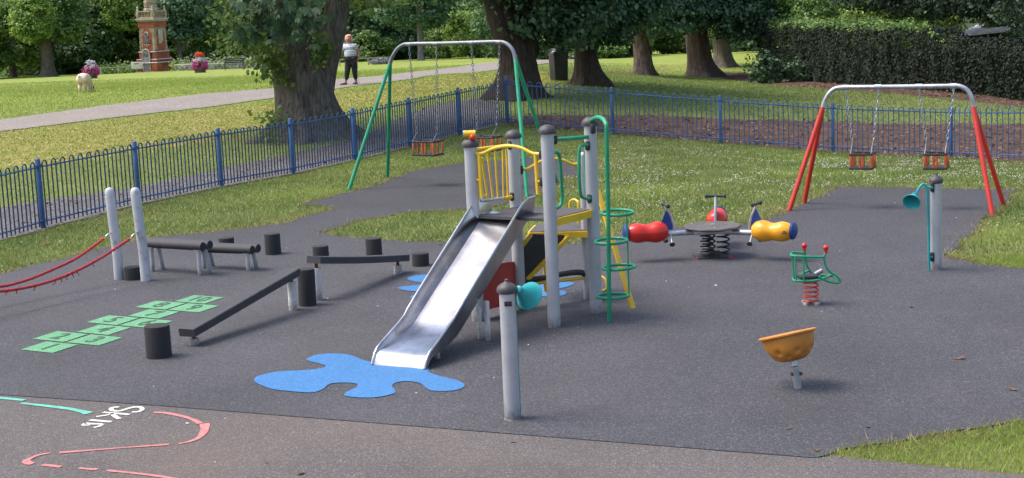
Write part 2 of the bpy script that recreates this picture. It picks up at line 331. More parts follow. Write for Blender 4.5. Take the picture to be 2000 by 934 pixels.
me = bpy.data.meshes.new('lawn'); me.from_pydata(vs.tolist(), [], fs); me.update()
def blur(a, n):
    for _ in range(n):
        b = a.copy(); b[1:-1, 1:-1] = (a[1:-1, 1:-1] * 2 + a[:-2, 1:-1] + a[2:, 1:-1] + a[1:-1, :-2] + a[1:-1, 2:]) / 6; a = b
    return a
zr = blur(np.clip(inpoly(gx, gy, Z_dirt) * 1. + inpoly(gx, gy, Z_mulch) * 1., 0, 1), 2)
zg = blur(np.clip(sum(inpoly(gx, gy, z) * 1. for z in Z_dry) + inpoly(gx, gy, Z_track) * 1.3, 0, 1), 3)
inner = blur(inpoly(gx, gy, Z_inner) * 1., 1)
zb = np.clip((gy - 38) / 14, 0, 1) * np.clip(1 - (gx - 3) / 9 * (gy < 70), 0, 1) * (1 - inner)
ca = me.color_attributes.new('zone', 'FLOAT_COLOR', 'POINT')
ca.data.foreach_set('color', np.stack([zr.ravel(), zg.ravel(), zb.ravel(), inner.ravel()], 1).astype('f').ravel())
me.polygons.foreach_set('use_smooth', [True] * len(me.polygons))
def lawnmat():
    m = bpy.data.materials.new('lawn_turf'); m.use_nodes = True; t = m.node_tree; L = t.links; b = t.nodes['Principled BSDF']; N = t.nodes.new
    tc = N('ShaderNodeTexCoord'); at = N('ShaderNodeVertexColor'); at.layer_name = 'zone'; sp = N('ShaderNodeSeparateColor'); L.new(at.outputs[0], sp.inputs[0])
    def nz(s, d=6, r=.6):
        n = N('ShaderNodeTexNoise'); n.inputs['Scale'].default_value = s; n.inputs['Detail'].default_value = d; n.inputs['Roughness'].default_value = r; L.new(tc.outputs['Object'], n.inputs['Vector']); return n.outputs['Fac']
    def ramp(f, c1, c2, a=.35, b_=.65):
        r = N('ShaderNodeValToRGB'); e = r.color_ramp.elements; e[0].position = a; e[0].color = (*c1, 1); e[1].position = b_; e[1].color = (*c2, 1); L.new(f, r.inputs[0]); return r.outputs[0]
    def mix(f, a, b_):
        x = N('ShaderNodeMix'); x.data_type = 'RGBA'; L.new(f, x.inputs['Factor']); L.new(a, x.inputs['A']); L.new(b_, x.inputs['B']); return x.outputs['Result']
    def add_noise(mask, n, amt=.9):
        s = N('ShaderNodeMath'); s.operation = 'SUBTRACT'; L.new(n, s.inputs[0]); s.inputs[1].default_value = .5
        q = N('ShaderNodeMath'); q.operation = 'MULTIPLY_ADD'; L.new(s.outputs[0], q.inputs[0]); q.inputs[1].default_value = amt * 2; L.new(mask, q.inputs[2])
        r = N('ShaderNodeMapRange'); r.interpolation_type = 'SMOOTHSTEP'; r.inputs[1].default_value = .3; r.inputs[2].default_value = .7; L.new(q.outputs[0], r.inputs[0]); return r.outputs[0]
    fine = nz(11, 8, .75); mid = nz(1.4); broad = nz(.22, 5)
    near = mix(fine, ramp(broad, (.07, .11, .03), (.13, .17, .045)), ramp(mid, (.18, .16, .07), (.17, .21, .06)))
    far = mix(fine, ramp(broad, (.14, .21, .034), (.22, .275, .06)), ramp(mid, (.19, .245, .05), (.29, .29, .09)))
    dry = mix(fine, ramp(mid, (.19, .17, .055), (.24, .20, .07)), ramp(mid, (.18, .22, .045), (.28, .25, .09)))
    dirt = mix(fine, ramp(mid, (.045, .030, .024), (.09, .058, .045)), ramp(mid, (.07, .046, .037), (.13, .085, .064)))
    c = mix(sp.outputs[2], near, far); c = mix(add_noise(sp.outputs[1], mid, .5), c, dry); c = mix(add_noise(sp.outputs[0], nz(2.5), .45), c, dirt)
    L.new(c, b.inputs['Base Color']); b.inputs['Roughness'].default_value = .95; b.inputs['Specular IOR Level'].default_value = .1
    bp = N('ShaderNodeBump'); bp.inputs['Strength'].default_value = .8; bp.inputs['Distance'].default_value = .03; L.new(fine, bp.inputs['Height']); L.new(bp.outputs[0], b.inputs['Normal'])
    return m
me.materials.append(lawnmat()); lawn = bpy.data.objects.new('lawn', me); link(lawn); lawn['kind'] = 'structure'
# a wooded slope far behind the park
hv = []; hf = []
for j, Y in enumerate(np.linspace(165, 250, 18)):
    for i, X in enumerate(np.linspace(-120, 120, 40)):
        hv.append((X, Y, -4 + 34 * sst(160, 235, Y) + 2.2 * noise.noise(V((X * .05, Y * .06, 0)))))
for j in range(17):
    for i in range(39): a = j * 40 + i; hf.append((a, a + 1, a + 41, a + 40))
hm = bpy.data.meshes.new('hill'); hm.from_pydata(hv, [], hf); hm.polygons.foreach_set('use_smooth', [True] * len(hf))
hm.materials.append(mat('hill_scrub', (.035, .055, .02), .95, var=.4, scale=.5, bump=1, bscale=2)); ho = bpy.data.objects.new('hill', hm); link(ho); ho['kind'] = 'structure'

RUB = [(-420, 742), (0, 773), (304, 794), (700, 826), (1050, 854), (1400, 882), (1592, 897), (1628, 892), (1640, 881), (1700, 868), (1800, 852), (1860, 846), (1930, 838), (2000, 821), (2100, 800), (2260, 760),
       (2260, 560), (2000, 526), (1900, 516), (1853, 503), (1870, 478), (1905, 450), (1925, 425), (1950, 405), (1985, 373), (1930, 371), (1800, 368), (1640, 366), (1612, 378), (1590, 388), (1540, 413), (1500, 432), (1450, 440), (1310, 445), (1210, 458), (1160, 470), (1100, 480), (960, 480), (870, 475), (740, 471), (660, 463), (625, 455),
       (700, 433), (790, 416), (900, 411), (960, 405), (1020, 389), (1062, 375), (1100, 352), (1128, 343), (1130, 322), (1060, 308), (900, 320), (800, 336), (740, 362), (690, 374), (650, 384), (600, 396), (585, 402), (612, 402), (655, 409), (600, 424), (560, 437), (500, 445), (412, 455), (318, 462), (250, 474), (200, 487), (120, 507), (60, 521), (0, 537), (-160, 575), (-420, 640)]
rub_poly = fray(ground(RUB)[:], .06, .16, 3)
# the straight front joint stays crisp: rebuild that side unfrayed
front = [G(x, y) for x, y in RUB[:7]]
def near_front(p):
    return any((V((p.x, p.y, 0)) - V((a.x, a.y, 0)) - (V((b.x, b.y, 0)) - V((a.x, a.y, 0))) * max(0, min(1, (V((p.x - a.x, p.y - a.y, 0))).dot(b - a) / (b - a).length_squared))).length < .09 for a, b in zip(front[:-1], front[1:]))
rub_poly = [p for p in rub_poly if not near_front(p)]
i0 = min(range(len(rub_poly)), key=lambda i: (rub_poly[i] - front[-1]).length)
rub_poly = rub_poly[i0:] + rub_poly[:i0]
if (rub_poly[0] - front[-1]).length > (rub_poly[-1] - front[-1]).length: rub_poly = rub_poly[::-1]
rub_poly = [V((p.x, p.y, 0)) for p in front] + rub_poly
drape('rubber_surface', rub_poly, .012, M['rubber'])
TAR = [(-420, 742), (0, 773), (304, 794), (700, 826), (1050, 854), (1400, 882), (1592, 897), (1628, 892), (1650, 895), (1750, 905), (1870, 917), (2000, 929), (2300, 955)]
tar_poly = [V((p.x, p.y, 0)) for p in ground(TAR)] + [V((14, 7, 0)), V((14, -12, 0)), V((-14, -12, 0)), V((-14, 9, 0))]
drape('tarmac', tar_poly, .007, M['tarmac'])
PATH_LO = [(-200, 287), (0, 258), (200, 233), (400, 211), (545, 191), (660, 174), (720, 166), (800, 156), (900, 145), (980, 136), (1075, 124), (1130, 117)]
PATH_UP = [(1090, 106), (1060, 108), (980, 120), (900, 131), (800, 142), (690, 153), (545, 173), (400, 184), (200, 208), (0, 235), (-200, 262)]
path_poly = fray(ground(PATH_LO + PATH_UP), .06, .4, 5)
drape('path', path_poly, .02, M['path'], 1.0)
STR = [(-200, 523), (90, 449), (275, 401), (435, 366), (575, 341), (693, 314), (803, 288), (897, 264), (985, 243), (975, 200), (930, 193), (850, 205), (780, 232), (700, 272), (520, 311), (430, 331), (250, 370), (90, 392), (-200, 440)]
strip_poly = fray(ground(STR), .09, .3, 9)
drape('fence_side_path', strip_poly, .014, M['strip'], .8)
# ------------------------------------------------------------------ markings laid into the rubber
def flat(name, polys, off, material, parent=None, label=None, cat=None, group=None):
    mb = MB()
    for P in polys:
        P2 = [V((p[0], p[1])) for p in P]; vs, es, fs, *_ = delaunay_2d_cdt(P2, [], [list(range(len(P2)))], 1, 1e-6)
        mb.add([(v.x, v.y, H(v.x, v.y) + off) for v in vs], [list(f) for f in fs])
    if parent: return part(name, mb, material, parent, label)
    c = sum((V(v) for v in mb.v), V()) / len(mb.v); return solo(name, mb, material, V((c.x, c.y, H(c.x, c.y))), label, cat, group)
def zpx(pts, z0, org, k): return [(org[0] + x / k, org[1] + y / k) for x, y in pts]
splash = zpx([(540, 295), (575, 275), (640, 255), (740, 245), (850, 248), (940, 262), (1010, 290), (1095, 316), (1300, 340), (1500, 352), (1620, 368), (1625, 405), (1700, 440), (1790, 462), (1880, 485), (1940, 520), (1930, 548), (1860, 572), (1760, 580), (1650, 575), (1600, 550), (1560, 515), (1500, 498), (1400, 493), (1320, 510), (1300, 540), (1325, 570), (1325, 595), (1240, 622), (1120, 638), (980, 636), (885, 622), (880, 600), (930, 570), (985, 545), (985, 515), (900, 505), (790, 508), (730, 525), (690, 560), (620, 588), (540, 592), (380, 580), (230, 560), (120, 520), (78, 490), (90, 455), (160, 430), (300, 405), (500, 395), (640, 382), (705, 365), (700, 348), (620, 325), (560, 310)], 0, (480, 640), 4.5455)
flat('splash_marking', [[G(*p) for p in smooth_poly(splash, 4)]], .018, M['blue_rubber'], None, 'large blue splash shape in the rubber at the foot of the steel slide', 'floor marking')
sm = [[(795, 547), (810, 541), (840, 539), (880, 540), (900, 546), (880, 552), (840, 555), (812, 553)], [(776, 565), (800, 561), (850, 558), (890, 562), (850, 571), (800, 571)], [(802, 583), (815, 578), (850, 577), (870, 584), (840, 590), (812, 589)],
      [(1030, 562), (1060, 556), (1095, 553), (1122, 556), (1105, 564), (1080, 569), (1105, 572), (1100, 580), (1060, 582), (1030, 578), (1000, 574)], [(880, 556), (960, 552), (1030, 556), (1040, 575), (960, 580), (890, 578)]]
flat('splash_marking', [[G(*p) for p in smooth_poly(q, 4)] for q in sm[3:4]], .018, M['blue_rubber'], None, 'small blue puddle shape on the rubber under the climbing frame deck', 'floor marking')
flat('splash_marking', [[G(*p) for p in smooth_poly(q, 4)] for q in sm[:3]], .018, M['blue_rubber'], None, 'blue finger shapes on the rubber peeping out left of the steel slide', 'floor marking')
# hopscotch
h1, h10 = G(40.5, 686), G(341, 591.5); hr = G(105.6, 693)
ha = (h10 - h1) / 6.0; ha.z = 0; hb = (hr - h1); hb.z = 0; hb = hb.normalized() * hb.length
hop = thing('hopscotch_marking', V((h1.x, h1.y, 0)), 'green hopscotch grid numbered one to ten set into the dark rubber', 'floor marking')
rows = [(0, 0, '1'), (1, -.5, '2'), (1, .5, '3'), (2, 0, '4'), (3, -.5, '5'), (3, .5, '6'), (4, 0, '7'), (5, -.5, '8'), (5, .5, '9'), (6, 0, '10')]
rows = [(r, l + (0.0 if l == 0 else 0), d) for r, l, d in rows]
print('hop', ha, hb, ha.dot(hb) / ha.length / hb.length)
def textmesh(ch, size=1):
    cu = bpy.data.curves.new('t', 'FONT'); cu.body = ch; cu.size = size; cu.align_x = 'CENTER'; cu.align_y = 'CENTER'; cu.offset = .012; ob = bpy.data.objects.new('t', cu); link(ob)
    me = bpy.data.meshes.new_from_object(ob.evaluated_get(bpy.context.evaluated_depsgraph_get())); v = [p.co.copy() for p in me.vertices]; f = [list(p.vertices) for p in me.polygons]
    bpy.data.objects.remove(ob); bpy.data.curves.remove(cu); return v, f
for r, l, d in rows:
    o = h1 + ha * (r * 1.0) + hb * l * 1.05 ; o = V((o.x, o.y, 0)); a = ha * .9; b = hb * .96
    sq = flat('square', [[o, o + b, o + b + a, o + a]], .018, M['green_paint'], hop)
    v, f = textmesh(d); c = o + a * .5 + b * .5; ub = hb.normalized(); ua = ha.normalized(); mb = MB()
    wd = .30 if len(d) == 1 else .27
    mb.add([c + ub * p.x * wd + ua * p.y * .36 + V((0, 0, .022)) for p in v], f)
    part('digit', mb, M['digit'], sq)
# painted lines on the tarmac, drawn stroke by stroke
def stroke(pts, wd, off=.011, seg=None):
    """pts: pixel stations -> ribbon on the ground with real width wd (m), ends brushed"""
    P = [G(*p) for p in (smooth_poly(pts, 5, False) if len(pts) > 2 else [(pts[0][0] + (pts[1][0] - pts[0][0]) * i / 8, pts[0][1] + (pts[1][1] - pts[0][1]) * i / 8) for i in range(9)])]
    L_, R_ = [], []; n = len(P); ws = wd if hasattr(wd, '__len__') else [wd, wd]
    for i, p in enumerate(P):
        t = (P[min(i + 1, n - 1)] - P[max(i - 1, 0)]); t.z = 0; t.normalize(); k = np.interp(i / (n - 1), np.linspace(0, 1, len(ws)), ws) * (1 + .16 * noise.noise(p * 9)) / 2
        L_.append(V((p.x - t.y * k, p.y + t.x * k, 0))); R_.append(V((p.x + t.y * k, p.y - t.x * k, 0)))
    return L_, R_
def ribbons(name, strokes, material, label, cat, org=None, k=None):
    mb = MB()
    for pts, wd in strokes:
        if org: pts = [(org[0] + x / k, org[1] + y / k) for x, y in pts]
        a, b = stroke(pts, wd); n = len(a)
        mb.add([(p.x, p.y, H(p.x, p.y) + .012) for p in a + b], [(i, i + 1, n + i + 1, n + i) for i in range(n - 1)])
    c = sum((V(v) for v in mb.v), V()) / len(mb.v); return solo(name, mb, material, V((c.x, c.y, 0)), label, cat)
O5, K5 = (0, 760), 4.651
ribbons('painted_word', [([(1085, 175), (1030, 178), (1010, 192), (1020, 205), (1060, 212), (1110, 205), (1150, 192), (1210, 177), (1265, 175), (1292, 188), (1285, 205), (1250, 218), (1200, 220)], .04), ([(938, 222), (1180, 243)], .04), ([(1010, 232), (1050, 262), (1085, 282)], .04), ([(875, 262), (960, 250), (1030, 234)], .035),
                         ([(818, 292), (1010, 310)], .045), ([(775, 322), (850, 328), (932, 328)], .04), ([(775, 322), (755, 340), (820, 338)], .03), ([(932, 330), (905, 348), (850, 362)], .035)],
        M['white_paint'], 'worn white painted word SKIP, upside down, last letter half gone, on the front tarmac', 'painted lettering', O5, K5)
ribbons('painted_line', [([(1395, 224), (1500, 228), (1600, 246), (1700, 270), (1775, 300), (1820, 325)], (.045, .05, .04, .06)), ([(1860, 325), (1862, 370), (1840, 420), (1790, 462), (1710, 492), (1625, 508)], (.08, .07, .05, .04, .03)), ([(1535, 515), (1100, 547), (540, 590)], (.045, .025, .05)),
                         ([(460, 592), (340, 615), (260, 650), (240, 668), (260, 684), (300, 692)], (.03, .035, .06, .07, .05)), ([(385, 700), (460, 708), (552, 720)], .05), ([(718, 732), (800, 738), (885, 743)], (.03, .045)), ([(975, 752), (1200, 775), (1400, 798), (1620, 832)], (.04, .035, .04)), ([(1620, 832), (1800, 880), (1850, 950)], .04)],
        M['pink_paint'], 'long broken pink line snaking across the front tarmac below the white word', 'painted line', O5, K5)
ribbons('painted_line', [([(-250, 70), (-20, 90), (120, 102), (222, 112)], .06), ([(188, 138), (400, 162), (600, 186), (720, 208), (810, 232)], (.04, .06, .06, .09))],
        M['teal_paint'], 'faded turquoise line in two pieces on the front tarmac left of the white word', 'painted line', O5, K5)
# ------------------------------------------------------------------ bow-top railings
FL = [(-110, 506), (85, 447), (272, 400), (433, 365), (573, 340), (694, 313), (802, 287), (898, 263), (992, 241)]
FR = [(992, 241), (1197, 263), (1408, 281), (1627, 298), (1857, 308), (2110, 322)]
def railing(px, label, bm='fence', name='bow_top_railing', hoops=11, skip_first_post=False):
    P = [G(*p) for p in px]; root = thing(name, P[0], label, 'railing')
    for i, p in enumerate(P):
        if i == 0 and skip_first_post: continue
        hh = 1.2 if px[i][0] == 992 else 1.13
        mb = MB(); d = (P[min(i + 1, len(P) - 1)] - P[max(i - 1, 0)]); an = math.atan2(d.y, d.x)
        mb.box((p.x, p.y, p.z + hh / 2), (.068, .06, hh), an, .006).box((p.x, p.y, p.z + hh - .11), (.13, .075, .05), an, .006).ball((p.x, p.y, p.z + hh), .024, 8, sc=(1, 1, .5))
        mb.box((p.x, p.y, p.z + .13), (.12, .07, .04), an, .005); part('post', mb, M['fence'], root)
    for a, b in zip(P[:-1], P[1:]):
        d = b - a; L_ = d.length; dh = V((d.x, d.y, 0)).normalized(); n = hoops; pitch = (L_ - .09) / n
        mt, mb_, mh = MB(), MB(), MB(); an = math.atan2(d.y, d.x)
        def at(s, z): return a + d * (s / L_) + V((0, 0, z))
        for m_, z in ((mt, 1.0), (mb_, .12)):
            p, q = at(.02, z), at(L_ - .02, z); N_ = V((-dh.y, dh.x, 0)) * .019
            m_.prism([p - N_ - V((0, 0, .006)), p + N_ - V((0, 0, .006)), p + N_ + V((0, 0, .006)), p - N_ + V((0, 0, .006))], q - p)
            m_.tube([p, q], .014, 8)
        for k in range(n):
            s0 = .045 + (k + .26) * pitch; s1 = .045 + (k + .74) * pitch; r = (s1 - s0) / 2; c = (s0 + s1) / 2
            pts = [at(s0, .04), at(s0, 1.02)] + [at(c - r * math.cos(t), 1.03 + r * 1.05 * math.sin(t)) for t in np.linspace(.15, PI - .15, 7)] + [at(s1, 1.02), at(s1, .04)]
            mh.tube(pts, .0125 if bm != 'fence' else .0105, 6)
        part('top_rail', mt, M['fence'], root); part('bottom_rail', mb_, M['fence'], root); part('hooped_bars', mh, M[bm], root)
railing(FL, 'blue bow-top railing from the left edge to the corner post by the green swing', 'fence_shaded')
railing(FR, 'blue bow-top metal railing along the back of the clover grass behind the red swing', skip_first_post=True)
# ================================================================== play equipment
def rotto(d):                                  # matrix turning +Z onto d
    return V(d).normalized().to_track_quat('Z', 'Y').to_matrix()
def round_post(mb, p, h, r, seg=24): mb.lathe([(r, 0), (r, h)], p, None, seg)
def mush_cap(p, r):
    mb = MB(); mb.lathe([(r * .72, -.035), (r, -.02), (r * 1.02, .0), (r * .93, .022), (r * .6, .045), (r * .28, .058), (r * .2, .066), (r * .2, .078), (.0001, .088)], p, None, 24); return mb
# ---- climbing frame with slide
P1, P2, P3, P4, P5 = G(934, 628), G(1016, 604), G(1083, 641), G(1165, 613), G(1148, 586)
ctr = (P1 + P2 + P3 + P4) / 4; ctr.z = 0
cf = thing('climbing_frame', ctr, 'grey-posted climbing frame with steel slide, yellow barrier, wavy bars and green ring climber', 'climbing frame')
RP = .066
for P, yt in ((P1, 285), (P2, 268), (P3, 259), (P4, 243), (P5, 305)):
    zt = zof(P, yt); mb = MB(); r = RP if P is not P5 else .045; round_post(mb, P, zt, r)
    po = part('post', mb, M['post'], cf)
    c = MB()
    c.lathe([(r * 1.02, -.012), (r * 1.32, -.012), (r * 1.38, .012), (r * 1.25, .04), (r * .85, .066), (r * .3, .08), (.0001, .082)], P + V((0, 0, zt)), None, 32, fn=lambda a, z: 1 + (.035 * math.cos(8 * a) if z < .02 else 0)) if P is not P5 else c.ball(P + V((0, 0, zt)), r, 14)
    part('post_cap', c, M['cap'] if P is not P5 else M['post'], po)
DZ = 1.13; up = V((0, 0, 1))
def quad_deck(name_deck, name_edge, Q, z, th, skip=()):
    mb = MB(); mb.prism([V((q.x, q.y, z - .03)) for q in Q], (0, 0, .03)); d = part(name_deck, mb, M['deck'], cf)
    mb = MB(); n = len(Q)
    for i in range(n):
        if i in skip: continue
        a, b = Q[i], Q[(i + 1) % n]; t = (b - a); t.z = 0; t.normalize(); o = V((t.y, -t.x, 0)) * .004
        a2, b2 = a + t * .002 + o, b - t * .002 + o
        mb.prism([V((a2.x, a2.y, z - th)), V((b2.x, b2.y, z - th)), V((b2.x, b2.y, z - .008)), V((a2.x, a2.y, z - .008))], V((t.y, -t.x, 0)) * .022)
        for k in range(4):
            q = a.lerp(b, (k + .5) / 4) + o * 6.4; mb.ball((q.x, q.y, z - th * .55), .008, 6)
    part(name_edge, mb, M['yellow'], d)
fv = (P3 - P1).normalized()
quad_deck('upper_deck', 'deck_edge', [P1 + fv * .06, P3 + V((.0, -.01, 0)), P4 + V((0, .0, 0)), P2], DZ, .085, (0,))
quad_deck('lower_deck', 'deck_edge', [atZ(1034, 453, .8), atZ(1150, 450, .8), atZ(1147, 433, .8), atZ(1048, 438, .8)], .8, .075)
# slide
TL, TR = atZ(944, 419, DZ), atZ(1025, 419, DZ); FLt, FRt = atZ(722, 708, .03), atZ(838, 720, .03)
T0 = (TL + TR) / 2; F0 = (FLt + FRt) / 2; Fh, Th = V((F0.x, F0.y, 0)), V((T0.x, T0.y, 0)); dh = (Fh - Th).normalized(); lat = V((-dh.y, dh.x, 0))
def sl(x, y): p = pl(Th, Fh, x, y); return ((p - Th).dot(dh), p.z)
s_tr = sl(850, 633); s_lip = sl(789, 690); s_f = ((Fh - Th).length, .02)
print('slide', s_tr, s_lip, s_f)
prof = [(-.16, DZ, .17), (-.02, DZ - .001, .17), (.06, DZ - .03, .17)]
for k in range(1, 9):
    t = k / 9; prof.append((.06 + (s_tr[0] - .1 - .06) * t, DZ - .03 + (s_tr[1] + .06 - DZ + .03) * t, .17 - .03 * t))
prof += [(s_tr[0] - .02, s_tr[1] + .012, .135), (s_tr[0] + .07, s_tr[1] - .03, .12), (s_tr[0] + .2, s_tr[1] - .065, .10)]
a0 = prof[-1]; 
for t in (.3, .6, .85): prof.append((a0[0] + (s_lip[0] - a0[0]) * t, a0[1] + (s_lip[1] - a0[1]) * t, .10 - .07 * t))
prof += [(s_lip[0], s_lip[1] - .002, .03), ((s_lip[0] * .6 + s_f[0] * .4), s_lip[1] * .8, .02), (s_lip[0] * .2 + s_f[0] * .8 + .0, s_lip[1] * .42, .015), (s_f[0], .015, .012)]
# face normals in the (s,z) plane
NP = len(prof)
def pn(i):
    a = prof[max(i - 1, 0)]; b = prof[min(i + 1, NP - 1)]; v = V((b[0] - a[0], b[1] - a[1])).normalized(); return V((-v.y, v.x)) if v.x > 0 or True else v
def sp(i, u, h):                                # station i, lateral u, height h above the bed
    n = pn(i); 
    if n.y < 0 and i < NP - 3: n = -n
    s, z = prof[i][0] + n.x * h, prof[i][1] + n.y * h
    return Th + dh * s + lat * u + V((0, 0, z))
BW = .222
mb = MB(); cols_ = [-BW, -BW * .9, -BW * .5, 0, BW * .5, BW * .9, BW]
vs = []
for i in range(NP):
    kw_ = 1 + .045 / BW * sst(s_tr[0], s_f[0], prof[i][0])
    for u in cols_: vs.append(sp(i, u * kw_, .012 * (abs(u) / BW) ** 6))
nc = len(cols_); mb.add(vs, [(i * nc + k, i * nc + k + 1, (i + 1) * nc + k + 1, (i + 1) * nc + k) for i in range(NP - 1) for k in range(nc - 1)], True)
mb.add([sp(i, u, -.018) for i in range(NP) for u in (-BW, BW)], [(2 * i, 2 * i + 2, 2 * i + 3, 2 * i + 1) for i in range(NP - 1)], True)
slide = part('slide', mb, M['steel'], cf, 'shiny steel chute')
for sgn in (-1, 1):
    mb = MB(); vs = []
    for i in range(NP):
        h = prof[i][2]; k = h / .17; bw = BW + .045 * sst(s_tr[0], s_f[0], prof[i][0])
        vs += [sp(i, sgn * bw, .008), sp(i, sgn * (bw + .052 * k + .004), h), sp(i, sgn * (bw + .052 * k + .020), h), sp(i, sgn * (bw + .028), -.065 * min(1, k * 1.6) - .012)]
    mb.add(vs, [(i * 4 + a, (i + 1) * 4 + a, (i + 1) * 4 + (a + 1) % 4, i * 4 + (a + 1) % 4) for i in range(NP - 1) for a in range(4)], True); mb.add(vs[:4], [(0, 1, 2, 3)]); mb.add(vs[-4:], [(3, 2, 1, 0)])
    part('side_wall', mb, M['steel'], slide)
    mb = MB(); mb.tube([sp(i, sgn * (BW + .045 * sst(s_tr[0], s_f[0], prof[i][0]) + .052 * prof[i][2] / .17 + .013), prof[i][2] + .006) for i in range(NP)], .0135, 10); part('slide_rail', mb, M['steel'], slide)
for (gx_, gy_, yt, r) in ((954, 668, 588, .022), (938, 664, 600, .02), (855, 703, 686, .022)):
    g = G(gx_, gy_); mb = MB(); mb.box((g.x, g.y, zof(g, yt) / 2), (r * 1.8, r * 1.8, zof(g, yt)), .5, .004); part('slide_leg', mb, M['white_leg'], cf)
# yellow work
def tp(name, A, B, pts, r, m, parent=cf, k=5, seg=10):
    q = smooth_poly(pts, k, False) if len(pts) > 2 else pts
    mb = MB(); mb.tube([pl(A, B, *p) for p in q], r, seg); return part(name, mb, m, parent)
tp('wavy_rail', P1, P3, [(930, 300), (945, 299), (962, 291), (985, 286), (1003, 286), (1020, 290), (1038, 299), (1050, 301), (1066, 300)], .0185, M['yellow'])
tp('barrier_upright', P1, P3, [(936, 299), (941, 386)], .021, M['yellow']); tp('barrier_upright', P1, P3, [(1046, 301), (1051, 380)], .021, M['yellow'])
tp('stub_rail', P1, P3, [(926, 352), (940, 351)], .017, M['yellow']); tp('stub_rail', P1, P3, [(1048, 354), (1062, 355)], .017, M['yellow'])
bar = tp('fan_barrier', P1, P2, [(926, 293), (1003, 283)], .021, M['yellow'])
for a, b in (((932, 300), (935, 391)), ((941, 308), (953, 389)), ((952, 299), (963, 388)), ((967, 295), (973, 387)), ((982, 292), (984, 386)), ((989, 291), (992.5, 385))): tp('fan_bar', P1, P2, [a, b], .012, M['yellow'], bar)
tp('fan_bottom_rail', P1, P2, [(938, 393), (986, 387)], .017, M['galv'], bar); tp('fan_bottom_rail', P1, P2, [(984, 388), (1004, 384)], .022, M['yellow'], bar)
tp('wavy_rail', P2, P5, [(1017, 331), (1031, 330), (1045, 322), (1058, 315), (1075, 311), (1090, 311), (1104, 315), (1118, 321), (1136, 320)], .017, M['yellow'])
GA = G(1190, 632); GL = G(1237, 604)
mb = MB(); a, b = pl(P5, GL, 1167, 372), GL; m_ = rotto(b - a); mb.box((a + b) / 2, (.06, .03, (b - a).length), m_, .006); part('sloping_bar', mb, M['yellow'], cf)
tp('hoop_handle', P5, GL, [(1113, 428), (1113, 400), (1115, 393), (1121, 390), (1127, 393), (1130, 400), (1130, 436)], .015, M['yellow'])
tp('step_bracket', P5, GL, [(1150, 538), (1176, 541), (1184, 552), (1183, 566), (1152, 570)], .015, M['yellow'])
tp('step_bracket', P5, GL, [(1150, 505), (1160, 508), (1166, 500)], .013, M['yellow'])
tp('bench_tube', P2, P5, [(1022, 549), (1060, 543), (1100, 535), (1130, 532), (1142, 536), (1146, 546), (1145, 552)], .032, M['black'])
tp('bench_frame', P2, P5, [(1026, 556), (1143, 543)], .018, M['yellow']); tp('bench_frame', P2, P5, [(1064, 518), (1065, 570)], .018, M['yellow'])
mb = MB(); Q = [pl(P2, P5, *p) for p in ((1020, 478), (1036, 457), (1112, 460), (1030, 545), (1020, 545))]; mb.prism(Q, (0, .02, 0)); part('gusset_board', mb, M['black'], cf)
for a, b in (((1112, 461), (1029, 546)), ((1019, 480), (1037, 457))):
    A_, B_ = pl(P2, P5, *a), pl(P2, P5, *b); mb = MB(); mb.box((A_ + B_) / 2 + V((0, -.012, 0)), (.035, .05, (B_ - A_).length), rotto(B_ - A_), .005); part('gusset_edge', mb, M['yellow'], cf)
mb = MB(); mb.prism([pl(P1, P2, *p) for p in smooth_poly([(938, 545), (965, 520), (1002, 512), (1013, 530), (1012, 588), (990, 597), (960, 603), (936, 610)], 3)], (.012, .02, 0)); part('side_panel', mb, M['redboard'], cf)
# green work
r_ = tp('green_arch', P4, GA, [(1150, 268), (1149, 252), (1153, 238), (1164, 230), (1175, 231), (1183, 241), (1185, 260), (1186, 330), (1188, 415), (1189, 520), (1190, 632)], .0225, M['green'])
tp('grab_rail', P3, P4, [(1080, 273), (1110, 271), (1135, 269), (1152, 266), (1162, 262), (1160, 257), (1152, 258)], .021, M['green'])
tp('grab_loop', P3, P4, [(1080, 298), (1088, 298), (1093, 307), (1096, 345), (1098, 385), (1094, 402), (1086, 407), (1080, 405)], .018, M['green'])
tp('grab_loop', P4, GA + V((-.55, -.35, 0)), [(1148, 283), (1138, 284), (1132, 292), (1131, 335), (1134, 378), (1141, 387), (1152, 388)], .018, M['green'])
tp('grab_loop', P5, P4, [(1146, 292), (1143, 300), (1146, 370), (1152, 380)], .016, M['green'])
for i, y in enumerate((415.5, 471, 522, 578)):
    off = V((.125, .10, 0)) if i % 2 == 0 else V((.055, .15, 0)); c = GA + off; c.z = zof(V((c.x, c.y, 0)), y)
    mb = MB(); mb.tube([c + V((.165 * math.cos(t), .165 * math.sin(t), .006 * math.sin(t + i))) for t in np.linspace(0, 2 * PI, 41)[:-1]], .0165, 10, closed=True); part('climbing_ring', mb, M['green'], r_)
g = V((GA.x + .225, GA.y + .17, 0)); mb = MB(); mb.tube([g + V((0, 0, zof(g, 578))), g + V((-.0, 0, zof(g, 414)))], .009, 8); part('ring_rod', mb, M['green'], r_)
